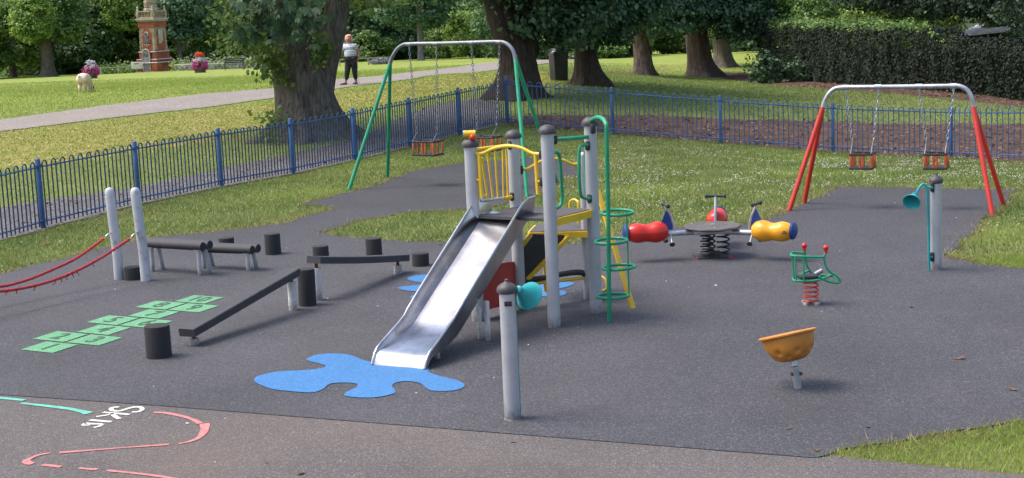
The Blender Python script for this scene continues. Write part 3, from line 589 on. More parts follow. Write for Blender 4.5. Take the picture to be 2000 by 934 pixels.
# black clamps, spinning toy
def clamp(A, B, x, y, h=.10, w=.05):
    p = pl(A, B, x, y); mb = MB(); mb.box(p, (w, .06, h), math.atan2((B - A).y, (B - A).x), .02); part('clamp', mb, M['black'], cf)
for A, B, x, y in ((P1, P3, 925, 299), (P1, P3, 927, 352), (P1, P2, 997, 284), (P1, P2, 1001, 384), (P2, P5, 1017, 332), (P1, P3, 1058, 301), (P1, P3, 1059, 355), (P3, P4, 1083, 273), (P3, P4, 1148, 285), (P3, P4, 1152, 388), (P4, GA, 1158, 252), (P5, P4, 1139, 320)): clamp(A, B, x, y)
zt = P1 + V((0, 0, zof(P1, 268))); mb = MB(); q = V((.06, 0, 0)); mb.tube([zt - q + V((.0, 0, .035)), zt + q + V((0, 0, .035))], .036, 14).tube([zt - V((0, 0, .03)), zt + V((0, 0, .03))], .018, 8); part('toy_barrel', mb, M['yellow'], cf)
mb = MB(); mb.ball(zt + V((.03, -.05, .0)), .032, 14); part('toy_ball', mb, M['redplastic'], cf)
mb = MB(); mb.tube([zt + V((-.067, 0, .035)), zt + V((-.0605, 0, .035))], .037, 14); part('toy_end', mb, M['white_leg'], cf)

# ---- talk tubes
def talk_post(base, yt, label, sgn, horn):
    root = thing('talking_tube_post', base, label, 'talk tube', 'talking tube posts'); zt = zof(base, yt)
    mb = MB(); round_post(mb, base, zt, .064, 28); mb.lathe([(.069, 0), (.069, .012), (.064, .014)], base, None, 24); part('post', mb, M['post'], root)
    part('post_cap', mush_cap(base + V((0, 0, zt + .02)), .083), M['cap'], root)
    return root, zt
b = G(1001, 820); t1, zt = talk_post(b, 570, 'near grey talking-tube post with turquoise horn turned away, in front of the slide', 1, None)
mb = MB(); mb.tube([b + V((.058, .035, .02)), b + V((.055, .04, zt - .08)), b + V((.05, .045, zt - .03)), b + V((.06, .045, zt + .005)), b + V((.09, .05, zt + .012)), b + V((.125, .06, zt - .02))], .014, 10); part('speaking_pipe', mb, M['teal'], t1)
def horn(root, c, ax, r, ln):
    m_ = rotto(ax); mb = MB()
    mb.lathe([(.017, -ln), (.03, -ln * .96), (.034, -ln * .9), (.034, -ln * .82), (.028, -ln * .80), (.045, -ln * .62), (r * .78, -ln * .22), (r, 0), (r * 1.05, .004), (r * 1.05, .012), (r, .012), (r * .95, .002), (r * .74, -ln * .24), (.038, -ln * .62), (.012, -ln * .75), (.0001, -ln * .76)], c, m_, 28)
    o = part('horn', mb, M['teal'], root); mb = MB()
    for k in range(4): mb.ball(c + m_ @ V((.031 * math.cos(k * 1.57), .031 * math.sin(k * 1.57), -ln * .86)), .006, 6)
    part('screws', mb, M['black'], o)
D_ = 12.0 / 3000
horn(t1, b + V((.172, .11, zt - .035 - .025)), (.50, .66, -.45), .112, .17)
mb = MB(); mb.prism([b + V((x * .062 + .006, -.0635, zt - .075 + z)) for x, z in ((-.5, -.03), (.45, -.03), (.45, .008), (-.5, .008))], (0, -.004, 0)); pt = part('sign_plate', mb, M['black'], t1)
mb = MB()
for k in range(3): mb.box(b + V((-.012 + k * .012, -.069, zt - .083 + .004 * (k % 2))), (.008, .002, .004))
part('plate_marks', mb, M['redboard'], pt)
b = G(1828, 528); t2, zt = talk_post(b, 356, 'far grey talking-tube post with turquoise horn facing left, in front of the red swing', -1, None)
k = b.y / 3000
def loc(x, y, dy=0): p = atY(x, y, b.y + dy); return p
mb = MB(); mb.tube([loc(1815, 532, -.06), loc(1814, 450, -.06), loc(1812, 385, -.06)] + [loc(*p, -.06) for p in smooth_poly([(1812, 375), (1809, 364), (1803, 360), (1797, 365), (1791, 375)], 4, False)], .015, 10); part('speaking_pipe', mb, M['teal'], t2)
mb = MB(); mb.tube([loc(1812, 366, -.06), loc(1822, 367, -.06)], .013, 8).tube([loc(1815, 502, -.06), loc(1822, 502, -.06)], .013, 8); part('pipe_stub', mb, M['teal'], t2)
for y in (366, 502): mb = MB(); mb.box(loc(1821, y, -.045), (.045, .05, .115), 0, .02); part('clamp', mb, M['black'], t2)
horn(t2, loc(1781, 394, -.10), (-.42, -.72, -.42), .098, .16)

# ---- swings
def chain(mb, a, b_, r=.0062, link_=.07):
    L_ = (b_ - a).length; n = max(3, int(L_ / (link_ * .78))); d = (b_ - a).normalized(); u = d.cross(V((0, 1, 0))).normalized(); w_ = d.cross(u)
    for i in range(n):
        c = a + d * (L_ * (i + .5) / n); s = u if i % 2 else w_; hl = link_ * .5
        mb.tube([c + d * hl * math.cos(t) + s * .019 * math.sin(t) for t in np.linspace(0, 2 * PI, 9)[:-1]], r, 4, closed=True)
def swing(px_feet, px_bar, bar_mid_y, rbar, mleg, mbar, label, seats, hang, rleg):
    A1, A2, B1 = [G(*p) for p in px_feet[:3]]; B2 = G(*px_feet[3]) if len(px_feet) > 3 else B1 + (A2 - A1)
    MA, MB_ = (A1 + A2) / 2, (B1 + B2) / 2; MA.z = MB_.z = 0
    root = thing('swing_set', (MA + MB_) / 2, label, 'swing frame', 'two toddler swing frames')
    pts = smooth_poly(px_bar, 5, False); P = [pl(MA, MB_, *p) for p in pts]
    mb = MB(); mb.tube(P, rbar, 14); part('crossbar', mb, mbar, root)
    for E, feet in ((P[0], (A1, A2)), (P[-1], (B1, B2))):
        s = (E - P[1]) if E is P[0] else (E - P[-2]); s.normalize()
        for f in feet:
            top = E + s * -.03 + (f - E).normalized() * .02; mb = MB(); mb.tube([top + (f - E).normalized() * .0, f + V((0, 0, -.02))], rleg, 12); part('leg', mb, mleg, root)
        mb = MB(); mb.tube([E - s * .09, E + s * .04], rbar * 1.12, 12); part('socket', mb, mbar, root)
    for x, y in hang:
        p = pl(MA, MB_, x, y); mb = MB(); d = (MB_ - MA).normalized()
        mb.tube([p - d * .05, p + d * .05], rbar * 1.22, 14)
        mb.box(p - V((0, 0, rbar + .03)), (.03, .03, .06), 0, .004); part('hanger', mb, mbar, root)
    for (c1, c2, h1_, h2_, lab, yb) in seats:
        a, b_ = pl(MA, MB_, *c1), pl(MA, MB_, *c2); ha_, hb_ = pl(MA, MB_, *h1_), pl(MA, MB_, *h2_); mid = (a + b_) / 2; W = (b_ - a).length
        zb = pl(MA, MB_, (c1[0] + c2[0]) / 2, yb).z; dx = (b_ - a); dx.z = 0; dx.normalize(); dy = V((-dx.y, dx.x, 0)); an = math.atan2(dx.y, dx.x)
        sr = thing('cradle_swing', mid, lab, 'swing seat', 'cradle swing seats'); top = mid.z
        mb = MB(); c = mid - V((0, 0, .005)); hx, hy = W / 2 + .01, .15
        mb.tube([c + dx * x * hx + dy * y * hy for x, y in ((-1, -1), (0, -1), (1, -1), (1, 0), (1, 1), (0, 1), (-1, 1), (-1, 0))], .017, 8, closed=True); part('top_rim', mb, M['black'], sr)
        mb = MB(); mb.box(V((c.x, c.y, zb + .012)), (2 * hx + .03, .33, .035), an, .012); part('seat', mb, M['black'], sr)
        hgt = top - zb
        for x, y in ((-1, -1), (1, -1), (-1, 1), (1, 1), (-.12, -1), (.2, -1), (-.1, 1), (1, 0), (-1, 0)):
            mb = MB(); q = c + dx * x * hx * .93 + dy * y * hy * .97; w_ = .036 if abs(x) == 1 else .04
            mb.box(V((q.x, q.y, (top + zb) / 2)), (w_, .022, hgt), an + (PI / 2 if y == 0 else 0), .006); part('strap', mb, M['orange'], sr)
        for h_, s in ((ha_, a), (hb_, b_)):
            mb = MB(); top_ = h_ - V((0, 0, rbar + .05)); k_ = s + V((0, 0, .16)); chain(mb, top_, k_)
            mb.tube([k_, s + dy * .15 + V((0, 0, .01))], .006, 5).tube([k_, s - dy * .15 + V((0, 0, .01))], .006, 5); part('chain', mb, M['darkgalv'] if mbar is M['darkgalv'] else M['galv'], sr)
    return root
GB = [(761, 126), (766, 112), (775, 97), (787, 88), (802, 86), (860, 85), (930, 83), (975, 82), (990, 86), (1000, 96), (1005, 108), (1007, 118)]
swing([(680, 373), (757, 347), (1030, 387)], GB, 85, .034, M['green'], M['darkgalv'], 'tall green-legged swing frame with dark crossbar beside the left railing',
      [((815, 276), (855, 275), (799, 87), (852, 86), 'cradle swing seat under the green frame, left one, in full view', 303), ((933, 268), (970, 266), (920, 84), (975, 83), 'cradle swing seat under the green frame, behind the climbing frame barrier', 294)], [(799, 87), (852, 86), (920, 84), (975, 83)], .034)
RB_ = [(1607, 211), (1611, 197), (1619, 183), (1630, 174), (1648, 171), (1720, 170), (1800, 169), (1860, 168), (1876, 169), (1889, 176), (1897, 190), (1901, 211)]
swing([(1540, 413), (1570, 398), (1939, 421), (1962, 403)], RB_, 170, .033, M['red'], M['galv'], 'low red-legged swing frame with pale galvanised crossbar at the right',
      [((1665, 300), (1705, 299), (1652, 172), (1715, 171), 'cradle swing seat under the red frame, left one', 329), ((1809, 300), (1849, 299), (1795, 170), (1862, 169), 'cradle swing seat under the red frame, right one, above the far talking tube', 329)], [(1652, 171), (1715, 170), (1795, 169), (1862, 168)], .036)

# ---- spring turntable with three seats
c0 = G(1393, 503); tt = thing('spring_turntable', c0, 'three-seat spring roundabout with grey disc, two red seats and one amber seat', 'roundabout')
mb = MB()
for k in range(3):
    a = PI / 2 + k * 2 * PI / 3 + .5; c = c0 + V((.13 * math.cos(a), .13 * math.sin(a), 0)); n = 110
    mb.tube([c + V((.078 * math.cos(t), .078 * math.sin(t), .03 + .31 * i / n)) for i, t in enumerate(np.linspace(0, 2 * PI * 4.6, n))], .011, 7)
part('springs', mb, M['black'], tt)
mb = MB(); mb.box(c0 + V((0, 0, .02)), (.46, .34, .025), .1, .006).box(c0 + V((0, -.12, .06)), (.14, .04, .09), .1, .006); part('base_plate', mb, M['black'], tt)
for dx in (-.2, .2): mb = MB(); mb.box(c0 + V((dx, -.13, .018)), (.07, .05, .02), 0, .004); part('base_clip', mb, M['redboard'], tt)
mb = MB(); mb.box(c0 + V((0, 0, .345)), (.50, .34, .05), .0, .01).lathe([(.2, .35), (.26, .372), (.30, .378)], c0, None, 24); part('mounting_plate', mb, M['galv'], tt)
mb = MB(); f_ = lambda a, z: 1 + .025 * math.cos(9 * a)
mb.lathe([(.30, .375), (.355, .385), (.362, .40), (.35, .414), (.20, .424), (.19, .419), (.18, .424), (.15, .425), (.145, .42), (.135, .426), (.0001, .426)], c0, None, 54, fn=lambda a, z: 1 + (.028 * math.cos(9 * a) if z < .42 else 0)); dk = part('disc', mb, M['disc'], tt)
mb = MB()
for k in range(5): mb.ball(c0 + V((.025 * math.cos(k * 1.26), .025 * math.sin(k * 1.26), .427)), .009, 6)
for k in range(3): mb.ball(c0 + V((.29 * math.cos(k * 2.09 + .5), .29 * math.sin(k * 2.09 + .5), .419)), .01, 6)
part('bolts', mb, M['galv'], dk)
def seat_arm(ang, m, rc=.86, zc=.375):
    u = V((math.cos(ang), math.sin(ang), 0)); v = V((-u.y, u.x, 0)); B3 = Matrix((u, v, up)).transposed()
    def L3(r, s, z): return c0 + u * r + v * s + up * z
    mb = MB(); mb.tube([L3(.15, 0, .335), L3(.62, 0, .345), L3(.75, 0, .36)], .034, 12); part('arm', mb, M['galv'], tt)
    mb = MB(); n = 26; vs_ = []; sg = 24
    for i in range(n + 1):
        t = i / n; r_ = rc - .29 + .58 * t; env = math.sin(PI * min(1, max(0, t))) ** .38; pe = 1 - .22 * math.exp(-((t - .5) / .17) ** 2)
        for k_ in range(sg):
            a = 2 * PI * k_ / sg; dz = math.cos(a); dip = (.035 * math.exp(-((t - .48) / .16) ** 2)) if dz > .2 else 0
            vs_.append(L3(r_, .158 * env * pe * (1.08 - .22 * t) * math.sin(a), zc + .155 * env * (1.08 - .2 * t) * dz * (pe if dz < 0 else 1 - .12 * math.exp(-((t - .5) / .2) ** 2)) - dip * dz))
    mb.add(vs_, [(i * sg + k_, i * sg + (k_ + 1) % sg, (i + 1) * sg + (k_ + 1) % sg, (i + 1) * sg + k_) for i in range(n) for k_ in range(sg)], True)
    s = part('seat', mb, m, tt)
    mb = MB(); mb.box(L3(rc + .17, -.115, zc), (.10, .012, .012), B3).box(L3(rc + .17, -.11, zc + .02), (.06, .012, .008), B3); part('grip_slot', mb, M['black'], s)
    mb = MB(); mb.lathe([(.0001, .035), (.07, .03), (.105, .010), (.112, -.015), (.07, -.03)], L3(rc + .262, 0, zc + .015), B3 @ Matrix.Rotation(PI / 2, 3, 'Y'), 24); part('seat_end', mb, M['blue'], s)
    # handle
    mb = MB(); mb.tube([L3(.50, 0, .34), L3(.505, 0, .45), L3(.535, 0, .56), L3(.585, 0, .66), L3(.60, 0, .70)], .017, 10); h = part('handle_stem', mb, M['galv'], tt)
    mb = MB(); mb.prism([L3(.515, -.008, .39), L3(.53, -.008, .50), L3(.57, -.008, .60), L3(.60, -.008, .64), L3(.66, -.008, .50), L3(.70, -.008, .39)], v * .016); part('handle_board', mb, M['blue'], h)
    mb = MB(); mb.tube([L3(.60, -.135, .705), L3(.60, -.12, .705), L3(.60, -.10, .705), L3(.60, 0, .705), L3(.60, .10, .705), L3(.60, .12, .705), L3(.60, .135, .705)], [.022, .028, .02, .016, .02, .028, .022], 10); part('handlebar', mb, M['black'], h)
    for sg_ in (-1, 1):
        mb = MB(); mb.tube([L3(.55, .02 * sg_, .335), L3(.57, .16 * sg_, .24)], .011, 8); fr = part('foot_peg', mb, M['galv'], tt)
        mb = MB(); mb.lathe([(.0001, 0), (.028, .003), (.036, .012), (.03, .022), (.012, .028)], L3(.573, .185 * sg_, .222), rotto(-(L3(.57, .16 * sg_, .24) - L3(.55, .02 * sg_, .335))), 14); part('foot_pad', mb, M['black'], fr)
seat_arm(R(188), M['redplastic']); seat_arm(R(78), M['redplastic']); seat_arm(R(-32), M['orangeplastic'], .82)

# ---- green spring rocker
c1 = G(1584, 596); sr = thing('spring_rocker', c1, 'small green tube rocker with red balls on a red coil spring', 'spring rocker')
mb = MB(); n = 120; mb.tube([c1 + V((.078 * math.cos(t), .078 * math.sin(t), .02 + .26 * i / n)) for i, t in enumerate(np.linspace(0, 2 * PI * 5.2, n))], .0095, 8); part('spring', mb, M['red'], sr)
for a in (.4, 2.2, 3.9, 5.3): mb = MB(); mb.box(c1 + V((.085 * math.cos(a), .085 * math.sin(a), .022)), (.06, .045, .04), a, .005); part('base_clip', mb, M['white_leg'], sr)
mb = MB(); mb.box(c1 + V((.01, 0, .29)), (.16, .12, .02), 0, .006); part('top_plate', mb, M['galv'], sr)
def rk(x, y, dy=0):
    p = atY(x, y, c1.y + dy); return p
def rkt(name, pts, dy, r=.0125, m='green'):
    if hasattr(dy, '__len__'): q = [(a, b, d) for (a, b), d in zip(pts, dy)]
    else: q = [(a, b, dy) for a, b in pts]
    q = smooth_poly(q, 5, False) if len(q) > 2 else q
    mb = MB(); mb.tube([rk(*t) for t in q], r, 9); return part(name, mb, M[m], sr)
rkt('side_tube', [(1613, 492), (1610, 503), (1612, 517), (1620, 530), (1634, 540), (1641, 549), (1636, 553), (1618, 550), (1606, 545), (1600, 540)], -.12)
rkt('side_tube', [(1572, 487), (1572, 500), (1575, 515), (1581, 528), (1590, 536), (1610, 538), (1628, 540), (1640, 548)], (.12, .12, .12, .12, .12, .1, .05, -.05))
rkt('top_tube', [(1571, 495), (1552, 493), (1545, 496), (1549, 500), (1580, 502), (1611, 502)], (.12, .12, .05, -.08, -.12, -.12))
rkt('bottom_tube', [(1581, 528), (1556, 540), (1549, 545), (1556, 549), (1585, 549), (1606, 545), (1626, 537)], (.12, .1, 0, -.1, -.12, -.12, -.1))
for (xa, ya, xb, yb, dy) in ((1547, 497, 1551, 547, -.03), (1553, 500, 1555, 548, -.1), (1569, 501, 1570, 550, -.12)): rkt('upright', [(xa, ya), (xb, yb)], dy, .009)
for x, y, dy in ((1613, 484, -.12), (1571, 480, .12)):
    mb = MB(); mb.ball(rk(x, y, dy), .031, 14).tube([rk(x, y + 3, dy), rk(x, y + 11, dy)], .017, 8); part('hand_knob', mb, M['redplastic'], sr)
mb = MB(); mb.box(rk(1580, 540), (.24, .17, .035), .1, .015); part('seat', mb, M['black'], sr)
mb = MB(); mb.tube([rk(1592, 536), rk(1606, 528)], .025, 10); part('seat_horn', mb, M['darkgalv'], sr)

# ---- spinning bowl
c2 = G(1559, 760); sb = thing('spinning_bowl', c2, 'orange plastic spinning bowl tilted on a short galvanised stem', 'spinning bowl')
k = c2.y / 3000; ax = (atY(1542, 656, c2.y - .02) - atY(1557, 745, c2.y)).normalized(); ax = V((-.17, .24, 1)).normalized(); mA = rotto(ax)
mb = MB(); e = c2 + V((0, 0, 0)); mb.tube([e - V((0, 0, .02)), c2 + V((-.012, 0, .10)), c2 + V((-.03, 0, .2))], .034, 20); part('stem', mb, M['galv'], sb)
j = c2 + V((-.03, 0, .2)); mb = MB(); mb.tube([j, j + ax * .012], .037, 20).tube([j + ax * .012, j + ax * .06], .034, 20); part('collar', mb, M['galv'], sb)
for s in (-1, 1): mb = MB(); mb.ball(c2 + V((-.015 + .036 * s, -.012, .135)), .017, 10); part('bolt', mb, M['rust'], sb)
bo = j + ax * .045
def dent(a, z):
    f = 1.0
    for i in range(7):
        for (zz_, ph) in ((.085, 0), (.045, PI / 7)):
            da = (a - (i * 2 * PI / 7 + ph + .2) + PI) % (2 * PI) - PI; f -= .15 * math.exp(-(da / .12) ** 2 - ((z - zz_) / (.019)) ** 2)
    return f
pr = [(.05, 0), (.075, .004)] + [(.05 + .168 * math.sin(t) ** .9, .21 * (1 - math.cos(t)) ** 1.0 * 1.02) for t in np.linspace(.18, PI / 2, 24)] + [(.236, .212), (.246, .219), (.247, .230), (.236, .238), (.222, .236), (.210, .222), (.19, .13), (.13, .05), (.05, .02), (.0001, .018)]
mb = MB(); mb.lathe(pr, bo, mA, 112, fn=lambda a, z: dent(a, z) if z < .15 else 1); part('bowl', mb, M['bowl'], sb)

# ---- stumps
SL = ['low black rubber stump between the two leaning grey posts', 'black stump standing behind the far log beam', 'tall black stump alone right of the log beams', 'low black stump behind the left end of the level plank beam', 'tall black stump behind the middle of the level plank beam', 'short black stump between plank beam and slide', 'tallest black stump beside the thick white leg, between the two plank beams', 'big near black stump standing on the hopscotch edge']
for (x, y, yt, wd), lab in zip(((257, 550, 522, .22), (441, 489, 465, .22), (532, 500, 457, .22), (626, 516, 481, .215), (730, 505, 466, .22), (821, 523, 495, .22), (599, 601, 526, .2), (306, 704, 637, .25)), SL):
    g = G(x, y); h = zof(g + V((0, wd * .3, 0)), yt); mb = MB(); r = wd / 2; g = g + V((0, r * .9, 0))
    tl = random.Random(x).uniform(-.02, .03)
    mb.lathe([(r * 1.02, -.01), (r * 1.0, .02), (r * .985, h - .012), (r * .96, h - .002), (r * .9, h + .001), (.0001, h + .002)], g, Matrix.Rotation(tl, 3, 'Y'), 36, fn=lambda a, z: 1 + .008 * math.sin(5 * a + z * 9)); solo('rubber_stump', mb, M['stump'], g, lab, 'stump', 'black rubber stepping stumps')

# ---- log beams (two slim logs side by side on steel legs)
def log_beam(e1, e2, legs, label):
    G1, G2 = G(*legs[0]), G(*legs[1]); up1, up2 = zof(G1, e1[1] + 1), zof(G2, e2[1] + 1); d = (V((G2.x, G2.y, up2)) - V((G1.x, G1.y, up1))); a0_, b0_ = V((G1.x, G1.y, up1)), V((G2.x, G2.y, up2)); d.normalize(); a = a0_ - d * (.2 if e1[0] < 300 else .0); b = b0_ + d * .09; n = V((-d.y, d.x, 0)).normalized()
    root = thing('log_beam', V(((a.x + b.x) / 2, (a.y + b.y) / 2, 0)), label, 'balance beam', 'round black log beams')
    for k_, s in enumerate((0, .125)):
        mb = MB(); mb.tube([a + n * s, b + n * s], .056, 20); lg = part('log', mb, M['beamtop'], root)
        mb = MB(); mb.tube([b + n * s, b + n * s + d * .004], .038, 16); part('log_end', mb, M['stump'], lg)
    for lx, g in ((0, G1), (1, G2)):
        for s in (0, .125):
            f = g + n * s * (1 if s == 0 else 1.5); t = V((g.x, g.y, 0)); top = (a0_ if lx == 0 else b0_) + n * s - V((0, 0, .045)); mb = MB(); mb.tube([f - V((0, 0, .02)), V((f.x * .4 + top.x * .6, f.y * .4 + top.y * .6, top.z * .6)), top], .027, 14).box(top, (.11, .07, .012), math.atan2(d.y, d.x), .003); part('leg', mb, M['post'], root)
log_beam((268, 475), (402, 480), ((299, 532), (391, 540)), 'round black log beam beside the leaning posts, nearer of the two')
log_beam((392, 484), (501, 487), ((399, 526), (485, 531)), 'round black log beam continuing right behind the nearer log beam')
def plank(g1, h1_, g2, h2_, over, wd, label, lw, bow=0.0, th=.082):
    A, B = G(*g1), G(*g2); A.z = h1_; B.z = h2_; d = B - A; dhh = V((d.x, d.y, 0)).normalized(); n = V((-dhh.y, dhh.x, 0)); du = d.normalized(); nu = du.cross(n) * -1
    if nu.z < 0: nu = -nu
    root = thing('plank_beam', V(((A.x + B.x) / 2, (A.y + B.y) / 2, 0)), label, 'balance beam', 'flat black plank beams')
    L_ = d.length; N_ = 12; vs_ = []; c_ = .008
    for i in range(N_ + 1):
        s = -over[0] + (L_ + over[0] + over[1]) * i / N_; o = A + du * s + nu * (.055 + bow * math.sin(PI * i / N_) * -1)
        for (x, z) in ((-1, 0), (1, 0), (1, th - c_), (1 - c_ / wd * 2, th), (-1 + c_ / wd * 2, th), (-1, th - c_)): vs_.append(o + n * x * wd / 2 + nu * z)
    mb = MB(); mb.add(vs_, [(i * 6 + k_, (i + 1) * 6 + k_, (i + 1) * 6 + (k_ + 1) % 6, i * 6 + (k_ + 1) % 6) for i in range(N_) for k_ in range(6)]); mb.add(vs_[:6], [(0, 1, 2, 3, 4, 5)]); mb.add(vs_[-6:], [(5, 4, 3, 2, 1, 0)]); part('plank', mb, M['beamtop'], root)
    for q in (A, B):
        mb = MB(); gq = V((q.x, q.y, 0)); round_post(mb, gq, q.z, lw / 2, 22); lg = part('leg', mb, M['white_leg'], root)
        mb = MB(); mb.tube([q - V((0, 0, .0)), q + V((0, 0, .05))], .017, 8)
        for s in (-1, 1): mb.tube([q + dhh * .02 * s, q + dhh * .02 * s + V((0, 0, .055))], .008, 6)
        part('bracket', mb, M['rust'], lg)
plank((622, 588), .385, (778, 536), .115, (.06, .12), .19, 'black plank beam dipping gently from a tall white leg to a short one', .105, .012)
plank((380, 675), .075, (573, 607), .335, (.10, .06), .19, 'long black plank beam sloping up from a tiny foot near the hopscotch', .10, .0)

# ---- rope bridge
rb = thing('rope_bridge', G(262, 560), 'pair of grimy leaning grey posts holding two red sagging ropes', 'rope bridge')
for (x, y, xt, yt) in ((233, 547, 213, 362), (285, 550, 263, 362)):
    g = G(x, y); h = zof(g, yt); t = atY(xt, yt + 4, g.y - .02); mb = MB(); r = .062
    pts = [g - V((0, 0, .02)), g.lerp(t, .3) + V((.012, 0, 0)), g.lerp(t, .6) + V((.004, 0, 0)), g.lerp(t, .93), g.lerp(t, .97), g.lerp(t, .99), t]
    mb.tube(pts, [r, r, r, r, r * .9, r * .65, r * .1], 22); part('leaning_post', mb, M['postdirt'], rb)
far = [G(-262, 660), G(-200, 668)]
for f in far:
    mb = MB(); t = f + V((-.35, 0, 1.18)); mb.tube([f, f.lerp(t, .5), f.lerp(t, .95), t], [.062, .062, .06, .02], 20); part('leaning_post', mb, M['postdirt'], rb)
def twist(P, r, mb):
    for ph in range(3):
        q = []; acc = 0
        for i, p in enumerate(P):
            t = (P[min(i + 1, len(P) - 1)] - P[max(i - 1, 0)]).normalized(); u = t.cross(up).normalized(); w_ = t.cross(u); an = i * .9 + ph * 2 * PI / 3
            q.append(p + (u * math.cos(an) + w_ * math.sin(an)) * r * .55)
        mb.tube(q, r * .62, 6)
for gi, (A, B, pts) in enumerate(((G(233, 547), far[0], [(203, 466), (150, 504), (100, 528), (50, 548), (0, 560), (-60, 562), (-130, 548), (-200, 515), (-262, 470)]), (G(285, 550), far[1], [(253, 467), (200, 502), (150, 529), (100, 549), (50, 562), (0, 569), (-60, 570), (-120, 556), (-170, 520), (-215, 470)]))):
    q = smooth_poly(pts, 22, False); P = [pl(A, B, *p) for p in q]; mb = MB(); twist(P, .017, mb); rp = part('rope', mb, M['rope'], rb)
    a = pl(A, B, *((219, 452) if gi == 0 else (271, 450))); b_ = P[0]; mb = MB(); mb.tube([a, a.lerp(b_, .5) + V((0, -.01, 0)), b_], .006, 6).tube([a + V((0, .02, 0)), b_ + V((0, .014, 0))], .006, 6).box(a.lerp(b_, .6), (.06, .03, .02), rotto(b_ - a) @ Matrix.Rotation(PI / 2, 3, 'Y'), .004); part('shackle', mb, M['galv'], rb)
    if gi == 1:
        rnd = random.Random(5)
        for i in [30, 44, 48, 52, 58, 63, 80, 96, 104]:
            mb = MB(); p = P[i]; mb.tube([p + V((0, 0, .01)), p + V((rnd.uniform(-.02, .02), -.015, -.03)), p + V((rnd.uniform(-.03, .03), -.01, -.055))], .006, 5); mb.ball(p, .026, 8, sc=(.7, 1, 1)); part('frayed_knot', mb, M['rope'], rp)
# ================================================================== vegetation
NR = np.random.default_rng(11)
def np_mesh(name, verts, faces_flat, per, mat_, smooth=False):
    me = bpy.data.meshes.new(name); nv = len(verts); nf = len(faces_flat) // per
    me.vertices.add(nv); me.vertices.foreach_set('co', np.asarray(verts, 'f').ravel()); me.loops.add(nf * per); me.loops.foreach_set('vertex_index', np.asarray(faces_flat, 'i'))
    me.polygons.add(nf); me.polygons.foreach_set('loop_start', np.arange(0, nf * per, per, dtype='i')); me.polygons.foreach_set('loop_total', np.full(nf, per, 'i'))
    me.update(calc_edges=True); me.materials.append(mat_); return me
def unit(a): return a / np.maximum(np.linalg.norm(a, axis=1, keepdims=True), 1e-9)
SHAPES = {'rhomb': np.array([(0, 0, 0), (.42, .5, .06), (0, 1, -.05), (-.42, .5, .06)]),
          'leaf6': np.array([(0, 0, 0), (.30, .28, .05), (.34, .62, .05), (0, 1, -.1), (-.34, .62, .05), (-.30, .28, .05)])}
def leaves(P, Nn, size, shape='leaf6', jit=.6, droop=0.0, rng=NR):
    """one blade at each P, its face turned roughly along Nn"""
    S = SHAPES[shape]; n = len(P); k = len(S); Nn = unit(Nn + rng.normal(0, jit, (n, 3))); t = rng.normal(0, 1, (n, 3)); t[:, 2] -= droop
    t = unit(t - Nn * (t * Nn).sum(1, keepdims=True)); b = np.cross(Nn, t); sz = size * rng.uniform(.6, 1.3, (n, 1))
    out = P[:, None, :] + (b[:, None, :] * S[None, :, 0:1] + t[:, None, :] * S[None, :, 1:2] + Nn[:, None, :] * S[None, :, 2:3]) * sz[:, None, :]
    return out.reshape(-1, 3), np.arange(n * k), k
def blobs_points(blobs, n, cl=.3, per=14, shell=(.72, 1.02), rng=NR, flat=.5, low=-.75):
    """leaf sprays gathered in clumps near the skin of uneven lobes"""
    w_ = np.array([b[3] * b[4] + b[4] * b[5] + b[3] * b[5] for b in blobs]); w_ = w_ / w_.sum(); nc = n // per
    idx = rng.choice(len(blobs), nc, p=w_); B = np.array(blobs)[idx]; d = unit(rng.normal(0, 1, (nc, 3))); d[:, 2] = np.maximum(d[:, 2], low); r = rng.uniform(shell[0], shell[1], (nc, 1))
    c = B[:, :3] + d * B[:, 3:6] * r; nn = unit(d / B[:, 3:6]); nn[:, 2] += flat
    P = np.repeat(c, per, 0) + rng.normal(0, cl, (nc * per, 3)) * np.array([1, 1, .45]); P += np.repeat(nn, per, 0) * rng.normal(0, cl * .3, (nc * per, 1))
    return P, np.repeat(nn, per, 0)
def lobes(R_, H_, n, z0, rng, squash=.75):
    out = [(0, 0, z0 + H_ * .5, R_ * .72, R_ * .72, H_ * .48)]
    for i in range(n):
        a = rng.uniform(0, 2 * PI); t = rng.uniform(.08, .95); rr = R_ * math.sin(PI * (.15 + .75 * t)) * rng.uniform(.55, .85); s = R_ * rng.uniform(.14, .36)
        out.append((rr * math.cos(a), rr * math.sin(a), z0 + H_ * t, s, s, s * squash))
    return out
